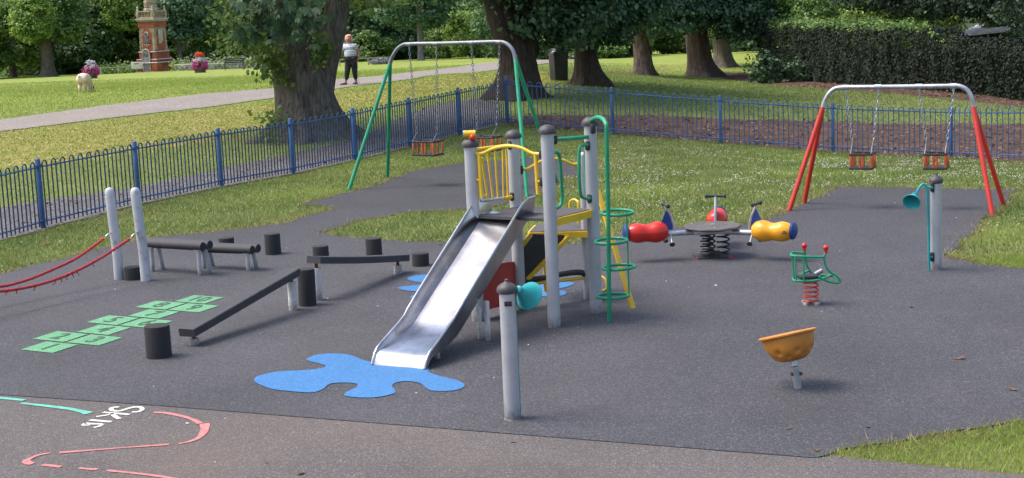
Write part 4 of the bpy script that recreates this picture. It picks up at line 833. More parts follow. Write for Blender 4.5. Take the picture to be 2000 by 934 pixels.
LM = {
 'dark': leafmat('dark_leaves', [(0.0351, 0.0783, 0.0351), (0.0580, 0.1215, 0.0473), (0.0945, 0.1769, 0.0662), (0.1472, 0.2444, 0.0878)], .25),
 'mid': leafmat('mid_leaves', [(0.0513, 0.1050, 0.0287), (0.0900, 0.1812, 0.0475), (0.1450, 0.2538, 0.0650), (0.2363, 0.3438, 0.0900)], .3),
 'light': leafmat('light_leaves', [(0.0792, 0.1595, 0.0319), (0.1441, 0.2552, 0.0506), (0.2233, 0.3509, 0.0715), (0.3509, 0.4620, 0.1122)], .35),
 'blue': leafmat('bluish_leaves', [(0.039, 0.090, 0.055), (0.065, 0.140, 0.074), (0.101, 0.196, 0.097), (0.166, 0.274, 0.127)], .22),
 'shade': leafmat('deep_maple_leaves', [(.026, .062, .036), (.052, .112, .060), (.088, .165, .085), (.15, .24, .115)], .25, .5),
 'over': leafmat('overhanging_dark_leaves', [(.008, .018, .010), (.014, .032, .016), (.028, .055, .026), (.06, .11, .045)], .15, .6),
 'shoot': leafmat('young_chestnut_shoots', [(.05, .11, .018), (.085, .165, .028), (.13, .22, .04), (.22, .30, .06)], .4),
 'grey': leafmat('grey_needles', [(0.1044, 0.1308, 0.1224), (0.1572, 0.1920, 0.1740), (0.2268, 0.2604, 0.2436)], .15),
 'sunny': leafmat('yellow_green_leaves', [(0.1044, 0.1827, 0.0261), (0.1953, 0.3006, 0.0459), (0.3006, 0.4050, 0.0648), (0.4437, 0.4698, 0.1044)], .45),
 'spray': leafmat('broad_chestnut_leaves', [(.022, .052, .026), (.034, .078, .036), (.055, .11, .045), (.085, .15, .055)], .25, .45),
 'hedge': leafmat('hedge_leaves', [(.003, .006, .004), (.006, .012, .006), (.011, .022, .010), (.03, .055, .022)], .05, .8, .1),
 'magenta': leafmat('magenta_petals', [(.35, .02, .14), (.55, .04, .25), (.65, .10, .36)], .3), 'orange': leafmat('orange_petals', [(.6, .08, .02), (.8, .2, .05)], .3), 'palebloom': leafmat('pale_petals', [(.45, .42, .48), (.6, .58, .6)], .3),
 'lav': leafmat('lavender_spikes', [(.16, .14, .24), (.25, .25, .3), (.2, .26, .1)], .3)}
def crown_mesh(name, blobs, n, size, m, cl=.3, per=14, **kw):
    P, Nn = blobs_points(blobs, n, cl, per, **kw); v, f, k = leaves(P, Nn, size); return np_mesh(name, v, f, k, LM[m])
def trunk_mb(base, pts, radii, seed=0, seg=30, ridge=.07, flare=0, lobes_=5):
    """pts relative to base; ridged bark, root flare at the foot"""
    P = smooth_poly([tuple(V(p)) for p in pts], 6, False); n = len(P); rr = np.interp(np.linspace(0, len(radii) - 1, n), range(len(radii)), radii); mb = MB(); vs_ = []
    for i, p in enumerate(P):
        p = V(p); a_ = V(P[max(i - 1, 0)]); b_ = V(P[min(i + 1, n - 1)]); t = (b_ - a_).normalized(); u = V((1, 0, 0)); u = (u - t * u.dot(t)).normalized(); w_ = t.cross(u)
        for k in range(seg):
            a = 2 * PI * k / seg; q = V((math.cos(a) * 2.2, math.sin(a) * 2.2, p.z * .35 + seed * 7)); r = rr[i] * (1 + ridge * 1.6 * noise.noise(q) + ridge * .8 * noise.noise(V((math.cos(a) * 7, math.sin(a) * 7, p.z * .8 + seed))))
            if flare: r += flare * math.exp(-max(0, p.z) / (.16 + flare * .35)) * (.55 + .6 * max(0, math.cos(lobes_ * a + seed) + .35 * math.cos(2 * a + seed * 2)))
            vs_.append(V(base) + p + (u * math.cos(a) + w_ * math.sin(a)) * r)
    mb.add(vs_, [(i * seg + k, i * seg + (k + 1) % seg, (i + 1) * seg + (k + 1) % seg, (i + 1) * seg + k) for i in range(n - 1) for k in range(seg)], True)
    mb.add(vs_[-seg:], [list(range(seg))]); return mb
def limbs(mb_list, base, specs, seed=0):
    for pts, radii in specs: mb_list.append(trunk_mb(base, pts, radii, seed, 14, .05))
def join(mbs):
    o = MB()
    for m_ in mbs:
        n = len(o.v); o.v += m_.v; o.f += [[i + n for i in f] for f in m_.f]; o.sm += m_.sm
    return o
def tree(name, base, trunk, crown_me, crown_loc, label, cat='tree', bark='bark', group=None, cs=(1, 1, 1), cr=0):
    root = thing(name, base, label, cat, group)
    if trunk is not None: part('trunk', trunk, M[bark], root)
    if crown_me is not None:
        c = bpy.data.objects.new('crown', crown_me); link(c, root); c.location = crown_loc; c.scale = cs; c.rotation_euler.z = cr
    return root
# ---- the old chestnut with ivy-like shoots by the left railing
B0 = G(603, 268); k0 = B0.y / 3000
def rel(x, y, dy=0): p = atY(x, y, B0.y + dy); return p - B0
tm = [trunk_mb(B0, [(0, 0, -.15), (0, 0, .25), (-.03, 0, .9), (-.08, 0, 1.5), (-.22, 0, 2.2)], [.76, .68, .67, .67, .62], 3, 56, .06, .75, 6),
      trunk_mb(B0, [rel(616, 235), rel(620, 190), rel(629, 130), rel(640, 95), rel(651, 55), rel(661, 0), rel(676, -120), rel(700, -260)], [.36, .38, .37, .34, .31, .27, .24, .16], 5, 24, .05),
      trunk_mb(B0, [rel(580, 120), rel(568, 70), rel(556, 0), rel(530, -120), rel(500, -250)], [.60, .46, .36, .28, .16], 8, 24, .06),
      trunk_mb(B0, [rel(556, 235, -.3), rel(556, 190, -.25), rel(560, 140, -.15), rel(568, 95, 0)], [.18, .22, .24, .18], 13, 22, .06),
      trunk_mb(B0, [rel(500, -60, 0), rel(450, -90, .5), rel(390, -120, 1)], [.16, .10, .05], 9, 12, .04), trunk_mb(B0, [rel(690, -200, 0), rel(780, -260, .5), rel(860, -300, 1)], [.16, .10, .05], 10, 12, .04)]
chest = tree('chestnut_tree', B0, join(tm), None, None, 'huge old chestnut with broad furrowed forked trunk just behind the left railing')
def palmate(P, size, rng, lean):
    """7-fingered leaves hanging from their stalk"""
    S = np.array([(0, 0, 0), (.13, .30, .04), (.21, .68, .02), (.07, .96, -.08), (-.07, .96, -.08), (-.21, .68, .02), (-.13, .30, .04)]); out = []; k = len(S)
    for i, p in enumerate(P):
        n = unit(np.array([[lean[0], lean[1], lean[2]]]) + rng.normal(0, .45, (1, 3)))[0]; t = rng.normal(0, 1, 3); t[2] -= 1.0; t -= n * t.dot(n); t /= np.linalg.norm(t); b = np.cross(n, t); s = size * rng.uniform(.7, 1.2)
        for a, f in ((-115, .55), (-75, .75), (-36, .93), (0, 1.0), (36, .93), (75, .75), (115, .55)):
            a = R(a); tt_ = t * math.cos(a) + b * math.sin(a); bb = -t * math.sin(a) + b * math.cos(a); nn = n + rng.normal(0, .1, 3)
            out.append(p + bb * (S[:, 0:1] * s * f) + tt_ * (S[:, 1:2] * s * f) + nn * (S[:, 2:3] * s * f) - np.array([0, 0, 1]) * (S[:, 1:2] ** 2 * s * .25))
    return np.concatenate(out), k
def pxcloud(spec, rng):
    out = []
    for (x, y, sx, sy, dy, sdy, n) in spec:
        for _ in range(n):
            p = atY(x + rng.normal(0, sx), y + rng.normal(0, sy), B0.y + dy + rng.normal(0, sdy)); out.append(np.array(p - B0))
    return np.array(out)
P_ = pxcloud([(590, 20, 30, 22, -2.6, .5, 34), (620, 45, 12, 14, -2.4, .3, 8), (540, 15, 40, 22, -2.0, .7, 50), (500, 50, 28, 14, -1.6, .4, 22), (575, 70, 22, 12, -2.2, .4, 14), (480, -5, 35, 15, -2.0, .6, 26), (430, -20, 60, 12, -2, .6, 22), (560, -60, 90, 30, -1.5, 1.0, 90), (545, 50, 20, 10, -1.8, .4, 10)], NR)
v, k = palmate(P_, .21, NR, (.1, -.75, .55)); cm = np_mesh('crown', v, np.arange(len(v)), k, LM['spray']); o = bpy.data.objects.new('hanging_sprays', cm); link(o, chest)
P_ = pxcloud([(470, 50, 24, 22, -.6, .5, 170), (452, 86, 20, 9, -.7, .3, 80), (505, 92, 28, 18, -.6, .3, 190), (520, 130, 12, 14, -.7, .2, 110), (445, 20, 20, 16, -.5, .5, 140), (600, 15, 22, 16, .6, .6, 160), (618, 75, 10, 16, -.75, .12, 60), (634, 94, 8, 10, -.65, .1, 60), (618, 118, 8, 11, -.8, .1, 45), (540, 110, 14, 22, -.85, .12, 160), (548, 150, 12, 8, -.9, .1, 40), (532, 232, 14, 7, -1.1, .15, 60), (520, 262, 20, 8, -1.2, .2, 40), (705, 2, 26, 10, 1.0, .6, 200), (770, -10, 50, 12, 1.0, .8, 200)], NR)
v, f, k = leaves(P_, np.tile([[-.3, -.6, .6]], (len(P_), 1)), .13, 'leaf6', .5, .6); o = bpy.data.objects.new('side_shoots', np_mesh('side_shoots', v, f, k, LM['shoot'])); link(o, chest)
bl = [(0, 0, 7.5, 4.2, 4.2, 3.2), (-3.2, 0, 6.4, 2.2, 2.2, 1.5), (3.2, .8, 6.6, 2.2, 2.2, 1.5), (-1.5, 2, 6.0, 2, 2, 1.4), (1, -1.8, 6.2, 1.8, 1.8, 1.3), (-4.4, 1, 5.2, 1.4, 1.4, .9), (2.2, 2.6, 5.6, 1.8, 1.8, 1.2), (0, 0, 10, 2.8, 2.8, 2)]
o = bpy.data.objects.new('crown', crown_mesh('crown', bl, 15000, .17, 'mid', .3)); link(o, chest)
# ---- crowns shared by the middle and far trees
def cmesh(seed, R_, H_, n, size, m, nl=11, z0=0, **kw):
    r = np.random.default_rng(seed); return crown_mesh('crown', lobes(R_, H_, nl, z0, r), n, size, m, rng=r, **kw)
CR = {'dark1': cmesh(1, 4.2, 8, 12750, .30, 'dark', 22, -.2, cl=.34), 'dark2': cmesh(2, 4.5, 9, 12750, .30, 'dark', 24, -.4, cl=.36), 'mid1': cmesh(3, 4.0, 7, 12750, .29, 'mid', 22, 0, cl=.32), 'mid2': cmesh(4, 4.5, 9, 12750, .32, 'mid', 26, 1.0, cl=.34),
      'light1': cmesh(5, 3.2, 6, 10200, .28, 'light', 20, .5, cl=.28), 'blue1': cmesh(6, 4.2, 7, 12750, .28, 'blue', 24, 1.5, cl=.3), 'grey1': cmesh(7, 3, 9, 9350, .33, 'grey', 20, 0, cl=.34), 'sunny1': cmesh(8, 2.4, 4, 8000, .16, 'sunny', 16, 0, cl=.22), 'bush': cmesh(9, 1.5, 2.2, 5000, .13, 'light', 12, -.2, cl=.16), 'bushd': cmesh(10, 1.8, 2.6, 6000, .14, 'mid', 12, -.2, cl=.18)}
def simple_trunk(b, r, h, seed=1, fork=None, lean=0):
    ms = [trunk_mb(b, [(0, 0, -.3), (0, 0, .3), (lean * .4, 0, h * .5), (lean, 0, h)], [r * 1.15, r, r * .85, r * .6], seed, 14, .06, r * .6)]
    if fork: ms.append(trunk_mb(b, [(0, 0, h * .35), (fork * .5, 0, h * .5), (fork, 0, h)], [r * .8, r * .6, r * .4], seed + 1, 12, .05))
    return join(ms)
# px, base row, metres away, crown, scale, trunk radius, crown base, bark, label
FAR = [
 (-70, 128, 'mid1', 1.1, .3, 0.3, 'bark', 'mid green leafy tree at the extreme left edge of the wood'),
 (22, 134, 'light1', 1.15, .3, .2, 'bark', 'bright low-branched tree by the left edge, in front of the grey conifer'),
 (18, 156, 'grey1', 1.5, .3, 1.5, 'bark_pale', 'grey feathery conifer in the top left corner behind leafy trees'),
 (92, 127, 'mid2', .8, .55, 1.6, 'bark', 'sunlit tree with thick brown trunk left of the magenta flower planter'),
 (72, 124, 'light1', .75, 0, 2.6, None, 'pale yellowish leafy bush mass in front of the thick brown trunk at left'),
 (150, 138, 'dark1', 1.1, .3, 0, 'bark_dark', 'dark evergreen directly above the magenta flower planter'),
 (205, 142, 'mid1', 1.15, .3, 0, 'bark', 'dense mid green tree between the magenta planter and the monument'),
 (255, 146, 'dark2', 1.05, .3, .2, 'bark_dark', 'dark tree just left of the brick monument'),
 (250, 137, 'light1', .9, .0, 3.0, None, 'pale leafy tree touching the left side of the monument top'),
 (318, 149, 'dark1', 1.2, .3, .2, 'bark_dark', 'dark shadowy tree right behind the brick monument'),
 (352, 139, 'blue1', .92, .3, 1.3, 'bark_pale', 'tree with pale forked trunk right of the brick monument'),
 (405, 150, 'dark2', 1.1, .3, 0, 'bark_dark', 'dark tree behind the orange and magenta planter'),
 (428, 140, 'mid1', .7, .25, .6, 'bark_pale', 'smaller tree with reddish stem right of the orange and magenta planter'),
 (468, 148, 'dark1', 1.05, .3, .2, 'bark_dark', 'dark tree behind the iron bench'),
 (520, 146, 'mid2', 1.0, .3, -.6, 'bark', 'mid green tree just left of the old chestnut trunk'),
 (690, 143, 'dark2', 1.15, .3, -.3, 'bark_dark', 'dark evergreen behind the walking woman'),
 (745, 150, 'dark1', 1.2, .3, .3, 'bark_dark', 'dark tree behind the lavender bush'),
 (822, 132, 'blue1', .95, .26, 1.2, 'bark_pale', 'bluish maple on a slim pale trunk behind the green swing crossbar'),
 (778, 146, 'dark2', .95, .3, -.3, 'bark_dark', 'dark tree left of the slim pale trunk'),
 (872, 141, 'mid1', .62, .25, 0, 'bark', 'low mid green tree between the slim pale trunk and the yellow-topped bush'),
 (915, 137, 'light1', .72, .0, -.2, None, 'bright green bush with layered boughs left of the leaning trunk'),
 (955, 140, 'mid2', .85, .3, -1.2, 'bark', 'feathery green tree behind the leaning trunk'),
 (1010, 118, 'dark1', .9, .3, 0, 'bark_dark', 'dark tree seen between the leaning trunk and the litter bin'),
 (1105, 112, 'dark2', .85, .3, -.4, 'bark_dark', 'dark shrubby tree behind the litter bin'),
 (1190, 108, 'dark1', .85, .3, -.3, 'bark_dark', 'dark tree seen between the two shaded trunks'),
 (1225, 116, 'mid1', .7, .3, -.2, 'bark', 'mid green shrubby tree left of the slim reddish trunk'),
 (1345, 118, 'mid1', .75, .3, -.3, 'bark', 'mid green tree beyond the far pale trunk'),
 (1450, 112, 'dark2', .9, .3, -.3, 'bark_dark', 'dark tree behind the left end of the hedge')]
for i, (px, D_, cr, s, tr, cz, bk, lab) in enumerate(FAR):
    X = atY(px, 110, D_).x; b = V((X, D_, H(X, D_)))
    tk = simple_trunk(b, tr, max(2.5, cz + 4 * s), i, fork=(1.1 if 'forked' in lab else None)) if tr and bk else None
    tree('tree' if tk else 'bush', b, tk, CR[cr], (0, 0, cz - .35), lab, 'tree' if tk else 'bush', bk or 'bark', 'trees and bushes of the wood beyond the park', (s * 1.05, s * .9, s * .95), i * 1.3)
for i, (px, D_, cr, s, lab) in enumerate([(48, 140, 'mid1', .75, 'leafy understorey tree between the left edge and the thick brown trunk'), (122, 141, 'mid2', .7, 'understorey tree right of the thick brown trunk, foliage to the ground'), (180, 144, 'light1', 1.0, 'paler understorey tree behind the magenta planter'), (228, 143, 'mid1', .8, 'green understorey tree a little left of the monument'), (382, 144, 'mid2', .65, 'understorey tree just right of the pale forked trunk'), (492, 143, 'mid1', .75, 'understorey tree between the bench and the chestnut'), (712, 139, 'mid1', .7, 'understorey tree right behind the walking person'), (1060, 106, 'mid1', .6, 'understorey tree left of the litter bin, far behind'), (1160, 104, 'mid2', .55, 'understorey tree behind the trunk beside the bin')]):
    X = atY(px, 110, D_).x; b = V((X, D_, H(X, D_))); tree('tree', b, simple_trunk(b, .15, 3, i), CR[cr], (0, 0, -1.2 if cr != 'mid2' else -2), lab, 'tree', 'bark', None, (s * 1.1, s, s * .8), i * 2.3)
for i, px in enumerate(range(-130, 1100, 62)):
    D_ = 150 + (i * 13 % 7); X = atY(px, 130, D_).x; b = V((X, D_, H(X, D_)))
    tree('undergrowth_shrub', b, None, CR['bushd' if i % 3 else 'bush'], (0, 0, 0), 'dim leafy shrub in the undergrowth along the foot of the wood', 'bush', 'bark', 'undergrowth shrubs at the foot of the wood', (1.5 + .3 * (i % 2), 1.2, 1.2 + .25 * (i % 3)), i * 1.1)
# second rank closes the wood
for i, px in enumerate(range(-200, 2300, 165)):
    D_ = 158 + (i * 37 % 11); X = atY(px, 80, D_).x
    b = V((X, D_, -3.2)); cr = ('dark2', 'mid2', 'dark1', 'blue1')[i % 4]
    if abs(px - 920) < 60: continue
    tree('tree', b, simple_trunk(b, .35, 7, i), CR[cr], (0, 0, .8), 'tall tree in the dim back rank closing the wood', 'tree', 'bark_dark', 'back rank of trees', (1.5, 1.2, 1.5), i * 2.1)
# ---- shaded trees on the lawn
def lawn_tree(x, y, pts, radii, flare, label, bark, blobs, n, m='shade', size=.165, seed=1, extra=()):
    b = G(x, y); rp_ = [tuple(atY(px, py, b.y) - b) if abs(py) < 900 and not isinstance(px, tuple) else px for px, py in pts]
    ms = [trunk_mb(b, [(rp_[0][0], 0, -.2)] + rp_, [radii[0]] + list(radii), seed, 40, .07, flare, 5)]
    for e, er in extra: ms.append(trunk_mb(b, [tuple(atY(px, py, b.y) - b) for px, py in e], er, seed + 3, 18, .06))
    root = tree('tree', b, join(ms), None, None, label, 'tree', bark)
    B_ = []
    for (px, py, dy, rx, ry, rz) in blobs: q = atY(px, py, b.y + dy) - b; B_.append((q.x, q.y, q.z, rx, ry, rz))
    o = bpy.data.objects.new('crown', crown_mesh('crown', B_, int(n * 1.15), size, m, .24, 14, flat=.5)); link(o, root); return b
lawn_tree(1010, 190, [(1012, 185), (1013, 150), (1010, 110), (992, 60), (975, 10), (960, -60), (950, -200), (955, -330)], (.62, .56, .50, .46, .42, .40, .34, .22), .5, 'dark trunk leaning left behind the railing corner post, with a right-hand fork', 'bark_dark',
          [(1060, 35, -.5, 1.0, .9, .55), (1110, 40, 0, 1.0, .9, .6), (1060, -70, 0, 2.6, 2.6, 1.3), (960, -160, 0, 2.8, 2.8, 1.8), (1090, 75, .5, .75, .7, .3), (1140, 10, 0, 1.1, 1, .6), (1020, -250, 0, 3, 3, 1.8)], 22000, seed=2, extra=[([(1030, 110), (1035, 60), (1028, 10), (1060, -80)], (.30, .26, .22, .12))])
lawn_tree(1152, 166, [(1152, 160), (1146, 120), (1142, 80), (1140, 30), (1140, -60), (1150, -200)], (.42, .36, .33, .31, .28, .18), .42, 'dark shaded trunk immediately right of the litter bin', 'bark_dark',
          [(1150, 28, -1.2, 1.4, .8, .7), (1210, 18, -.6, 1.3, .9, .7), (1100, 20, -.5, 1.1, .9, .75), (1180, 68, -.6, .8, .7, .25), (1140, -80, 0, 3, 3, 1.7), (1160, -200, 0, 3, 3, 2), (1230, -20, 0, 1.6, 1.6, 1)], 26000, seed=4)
lawn_tree(1257, 146, [(1257, 143), (1255, 110), (1250, 70), (1246, 20), (1240, -60), (1240, -150)], (.48, .42, .38, .33, .3, .2), .2, 'straight reddish-brown trunk between the dark trunk and the widest trunk', 'bark_warm',
          [(1270, 25, -1.5, 1.6, 1, .75), (1330, 15, -1, 1.5, 1, .8), (1250, -70, 0, 3.2, 3, 1.8), (1290, -180, 0, 3.5, 3, 2), (1310, 52, -1.5, 1, .8, .35), (1240, 45, -1.3, .8, .7, .3)], 24000, size=.19, seed=6)
lawn_tree(1372, 149, [(1370, 146), (1366, 115), (1362, 80), (1360, 30), (1356, -60), (1350, -150)], (.72, .62, .58, .54, .46, .3), .42, 'widest reddish bark trunk, third of the row left of the hedge', 'bark_warm',
          [(1380, 30, -2.2, 2.0, 1.1, .75), (1420, 18, -1.8, 1.9, 1.2, .8), (1350, 5, -1.2, 2, 1.2, .8), (1450, 60, -1.6, 1.1, .9, .5), (1475, 30, -1, 1.4, 1, .8), (1390, -90, 0, 3.6, 3.5, 2), (1480, -60, 0, 2.6, 2.4, 1.4)], 30000, size=.19, seed=7)
lawn_tree(1412, 131, [(1412, 128), (1410, 100), (1404, 70), (1400, 0), (1400, -100)], (.52, .45, .40, .34, .24), .4, 'greenish trunk partly behind the widest trunk, nearest the hedge', 'bark',
          [(1440, 45, 0, 2, 1.4, .9), (1500, 20, 0, 2.2, 1.5, 1.1), (1450, -80, 0, 3.8, 3, 2)], 15000, 'mid', .18, seed=8)
lawn_tree(1298, 98, [(1298, 95), (1297, 75), (1292, 40), (1290, -40)], (.42, .36, .32, .2), .2, 'far pale trunk between the reddish trunk and the widest trunk', 'bark_pale',
          [(1290, 20, 0, 3, 2, 1.5), (1330, 55, 1, 1.5, 1.2, .5), (1260, 50, 1, 1.6, 1.2, .7), (1290, -80, 0, 4, 3, 2.4)], 15000, 'mid', .2, seed=9)
# ---- clipped hedge, ivy at its foot, wild growth behind
hA, hB, hC = G(1484, 148), G(1740, 172), G(2080, 208)
def hedge_mesh(name, segs, n, size, m, hh, th=1.3, grow=0, topf=.68):
    Ps, Ns = [], []
    for a, b in segs:
        d = b - a; d.z = 0; L_ = d.length; u = d.normalized(); nb = V((-u.y, u.x, 0)); k = int(n * L_ / sum((q - p).length for p, q in segs))
        t = NR.uniform(0, L_, k); face = NR.random(k); hloc = (np.interp(t, [0, L_], [2.35, 1.95]) if a is segs[0][0] else np.interp(t, [0, L_], [1.95, 1.42])) + grow + .10 * np.sin(t * 1.1) + .08 * np.sin(t * 3.1 + 1)
        z = np.where(face < topf, NR.uniform(0, 1, k) * hloc, hloc + NR.normal(0, .05 + grow, k)); off = np.where(face < topf, NR.normal(0, .07, k), NR.uniform(0, th, k))
        off = off + .10 * np.sin(t * 2.3 + z * 2) + .06 * np.sin(t * 5.7)
        A = np.array(a)[None] + np.outer(t, np.array(u)) + np.outer(off, np.array(nb)); gz = np.interp(t, [0, L_], [a.z, b.z]); A[:, 2] = gz + z; Ps.append(A)
        N1 = np.where((face < topf)[:, None], -np.array(nb)[None] + np.array([0, 0, .35]), np.array([[0, 0, 1.]])); Ns.append(N1)
    v, f, k = leaves(np.concatenate(Ps), np.concatenate(Ns), size, 'rhomb', .55); return v, f, k
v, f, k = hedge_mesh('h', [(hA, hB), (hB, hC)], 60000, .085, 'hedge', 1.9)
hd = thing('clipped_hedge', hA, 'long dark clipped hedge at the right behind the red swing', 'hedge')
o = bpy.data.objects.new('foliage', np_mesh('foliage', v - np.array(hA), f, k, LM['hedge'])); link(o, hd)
v2, f2, k2 = hedge_mesh('h', [(hA, hB), (hB, hC)], 14000, .11, 'light', 1.93, 1.3, .07, 0.0); zc_ = v2.reshape(-1, k2, 3); zc_ = zc_[zc_[:, 0, 0] < G(1840, 180).x]
o = bpy.data.objects.new('top_growth', np_mesh('top_growth', zc_.reshape(-1, 3) - np.array(hA), np.arange(len(zc_) * k2), k2, LM['mid'])); link(o, hd)
mb = MB()
for a, b in ((hA, hB), (hB, hC)):
    u = (b - a); u.z = 0; u.normalize(); nb = V((-u.y, u.x, 0)); mb.prism([a + nb * .18 + V((0, 0, -.1)), a + nb * 1.2 + V((0, 0, -.1)), a + nb * 1.2 + V((0, 0, 1.35)), a + nb * .18 + V((0, 0, 1.35))], b - a)
part('twig_core', mb, mat('hedge_twigs', (.012, .014, .009), 1, var=.4, scale=14), hd)
def shrub(px, py, dy, cr, s, lab, name='bush', cz=0, sc=(1, 1, 1)):
    b = G(px, py) if dy is None else None
    if b is None: X = (px - 1000) / 3000 * dy; b = V((X, dy, py))
    o = tree(name, b, None, CR[cr], (0, 0, cz), lab, 'bush', 'bark', None, (s * sc[0], s * sc[1], s * sc[2]), px * .7); return o
ivb = G(1555, 160); r9 = np.random.default_rng(3)
P9, N9 = blobs_points([(-1.0, -.1, .5, .8, .3, .6), (.0, -.15, .45, .7, .3, .5), (.5, -.1, .3, .5, .25, .35), (-1.6, 0, .7, .5, .3, .8)], 1500, .12, 8, rng=r9, flat=.2); v, f, k = leaves(P9, N9, .15, 'leaf6', .5, .5, r9)
iv = bpy.data.objects.new('ivy_shrub', np_mesh('ivy_shrub', v, f, k, LM['spray'])); iv.location = ivb; link(iv); tag(iv, 'broad-leaved ivy sprawling at the left foot of the dark hedge', 'ivy')
for i, (px, D_, cr, s, z, lab, cz) in enumerate([
    (1545, 76, 'bush', 1.3, -.6, 'sunlit bush behind the hedge top, leftmost', 1.2), (1610, 72, 'bushd', 1.1, -.6, 'darker bush with dry stems behind the hedge', 1.2), (1690, 70, 'bush', 1.0, -.6, 'pale bush behind the hedge beside the bare brown stems', 1.1),
    (1750, 68, 'bush', 1.15, -.6, 'bright green bush behind the middle of the hedge', 1.15), (1820, 66, 'bush', 1.1, -.6, 'bright bush behind the hedge just left of the pale roof', 1.0), (1960, 61, 'bush', .8, -.7, 'yellowish bush below the pale roof behind the hedge', 1.05),
    (1560, 95, 'mid1', .9, -1, 'mid green tree rising behind the left of the hedge', .3), (1650, 100, 'dark2', .95, -1, 'dark tree behind the bare brown stems', .3), (1740, 92, 'mid2', .8, -1, 'mid green tree behind the hedge middle', .2), (1500, 100, 'mid2', .8, -1, 'green tree filling the gap left of the hedge', -.5)]):
    xx = atY(px, 60, D_).x; tree('bush' if cr.startswith('bush') else 'tree', V((xx, D_, z)), None if cr.startswith('bush') else simple_trunk(V((xx, D_, z)), .25, 4, i), CR[cr], (0, 0, cz), lab, 'bush' if cr.startswith('bush') else 'tree', 'bark', None, (s, s * .9, s), i)
# bare stems behind the hedge
b = V((atY(1672, 60, 74).x, 74, -.8)); mb = MB(); rn = random.Random(4)
for i in range(9):
    x = rn.uniform(-.8, .9); mb.tube([b + V((x, 0, 0)), b + V((x + rn.uniform(-.15, .15), .1, 2.6)), b + V((x + rn.uniform(-.35, .35), .1, 4.8))], [.07, .05, .03], 7)
solo('bare_stems', mb, M['bark_warm'], b, 'clump of bare reddish-brown stems rising behind the hedge', 'tree')
# big overhanging dark tree at the right
b = V((21.0, 62, -.9)); tk = simple_trunk(b, .5, 7, 5)
rt = tree('tree', b, tk, None, None, 'big dark tree at the top right whose boughs hang over the hedge and roof', 'tree', 'bark_dark')
B_ = []
for (px, py, D_, rx, ry, rz) in ((1800, -5, 60, 1.9, 1.4, .85), (1880, 2, 58, 1.9, 1.4, .75), (1700, -8, 62, 1.4, 1.2, .7), (1960, 5, 57, 1.5, 1.2, .8), (1750, -30, 62, 1.8, 1.5, .9), (2010, 40, 55, .8, .9, 1.1), (2020, 90, 55, .7, .8, .9), (1985, 20, 54, .6, .7, .5), (1850, -120, 60, 4, 3.5, 2.2), (2000, -160, 60, 4.5, 4, 3), (1700, -60, 66, 2, 2, 1.2), (2040, 140, 55, .6, .6, .5)):
    q = atY(px, py, D_) - b; B_.append((q.x, q.y, q.z, rx, ry, rz))
o = bpy.data.objects.new('crown', crown_mesh('crown', B_, 44000, .15, 'over', .22, 16, flat=.2)); link(o, rt)
mb = MB()
for e in ((2010, 60, 55.3), (1880, 10, 58), (1800, -10, 60)): q = atY(*e); mb.tube([b + V((0, 0, 4.5)), (b + V((0, 0, 4.8)) + q) / 2 + V((0, 0, .5)), q], [.16, .09, .03], 8)
part('bough', mb, M['bark_dark'], rt)
# ---- flower bed strip at the wood's edge
def bed(name, pts, n, m, size, hgt, label):
    Pp = []
    for _ in range(n):
        i = NR.integers(0, len(pts) - 1); t = NR.random(); a, b_ = pts[i], pts[i + 1]; X = a[0] + (b_[0] - a[0]) * t; Y = a[1] + (b_[1] - a[1]) * t + NR.normal(0, .5); Pp.append((X, Y, H(X, Y) + abs(NR.normal(0, hgt))))
    v, f, k = leaves(np.array(Pp), np.tile([[0, -.5, 1.]], (n, 1)), size, 'rhomb', .6); o = bpy.data.objects.new(name, np_mesh(name, v, f, k, LM[m])); link(o); tag(o, label, 'planting', kind='stuff')
def wx(px, D_): return (atY(px, 125, D_).x, D_)
bed('flower_bed', [wx(195, 126), wx(262, 126)], 2200, 'light', .16, .35, 'low pale planting between magenta planter and monument')
bed('flower_bed', [wx(335, 127), wx(440, 127), wx(535, 126)], 4500, 'light', .16, .4, 'low green planting behind the wooden rail right of the monument')
bed('lavender_bed', [wx(350, 126), wx(440, 126), wx(530, 125)], 1500, 'lav', .16, .45, 'mauve flowering strip among the planting behind the rail')
# ================================================================== park furniture, people, animals
def skin_mesh(name, vs_, es, rad, sub=2, root_i=0):
    me = bpy.data.meshes.new(name); me.from_pydata([tuple(v) for v in vs_], es, []); o = bpy.data.objects.new(name, me); link(o)
    sk = o.modifiers.new('s', 'SKIN'); sk.use_smooth_shade = True; ly = me.skin_vertices[0].data if len(me.skin_vertices) else None
    if ly is None:
        bm = bmesh.new(); bm.from_mesh(me); bm.verts.layers.skin.verify(); bm.to_mesh(me); bm.free(); ly = me.skin_vertices[0].data
    for i, r in enumerate(rad):
        ly[i].radius = (r, r) if not hasattr(r, '__len__') else r; ly[i].use_root = (i == root_i)
    ss = o.modifiers.new('u', 'SUBSURF'); ss.levels = ss.render_levels = sub
    dg = bpy.context.evaluated_depsgraph_get(); ev = bpy.data.meshes.new_from_object(o.evaluated_get(dg)); bpy.data.objects.remove(o)
    ev.polygons.foreach_set('use_smooth', [True] * len(ev.polygons)); return ev
def skin_part(name, vs_, es, rad, m, root, sub=2, label=None):
    me = skin_mesh(name, vs_, es, rad, sub); me.materials.clear(); me.materials.append(m); o = bpy.data.objects.new(name, me); link(o, root); return tag(o, label)
skin = mat('skin', (.42, .21, .145), .55, var=.06); hairm = mat('faded_pink_hair', (.66, .32, .27), .8, var=.15, scale=30, bump=.6, bscale=60)
trm = mat('black_cloth', (.018, .018, .022), .85, var=.2, scale=12); shoe = mat('grey_shoe', (.12, .11, .12), .7)
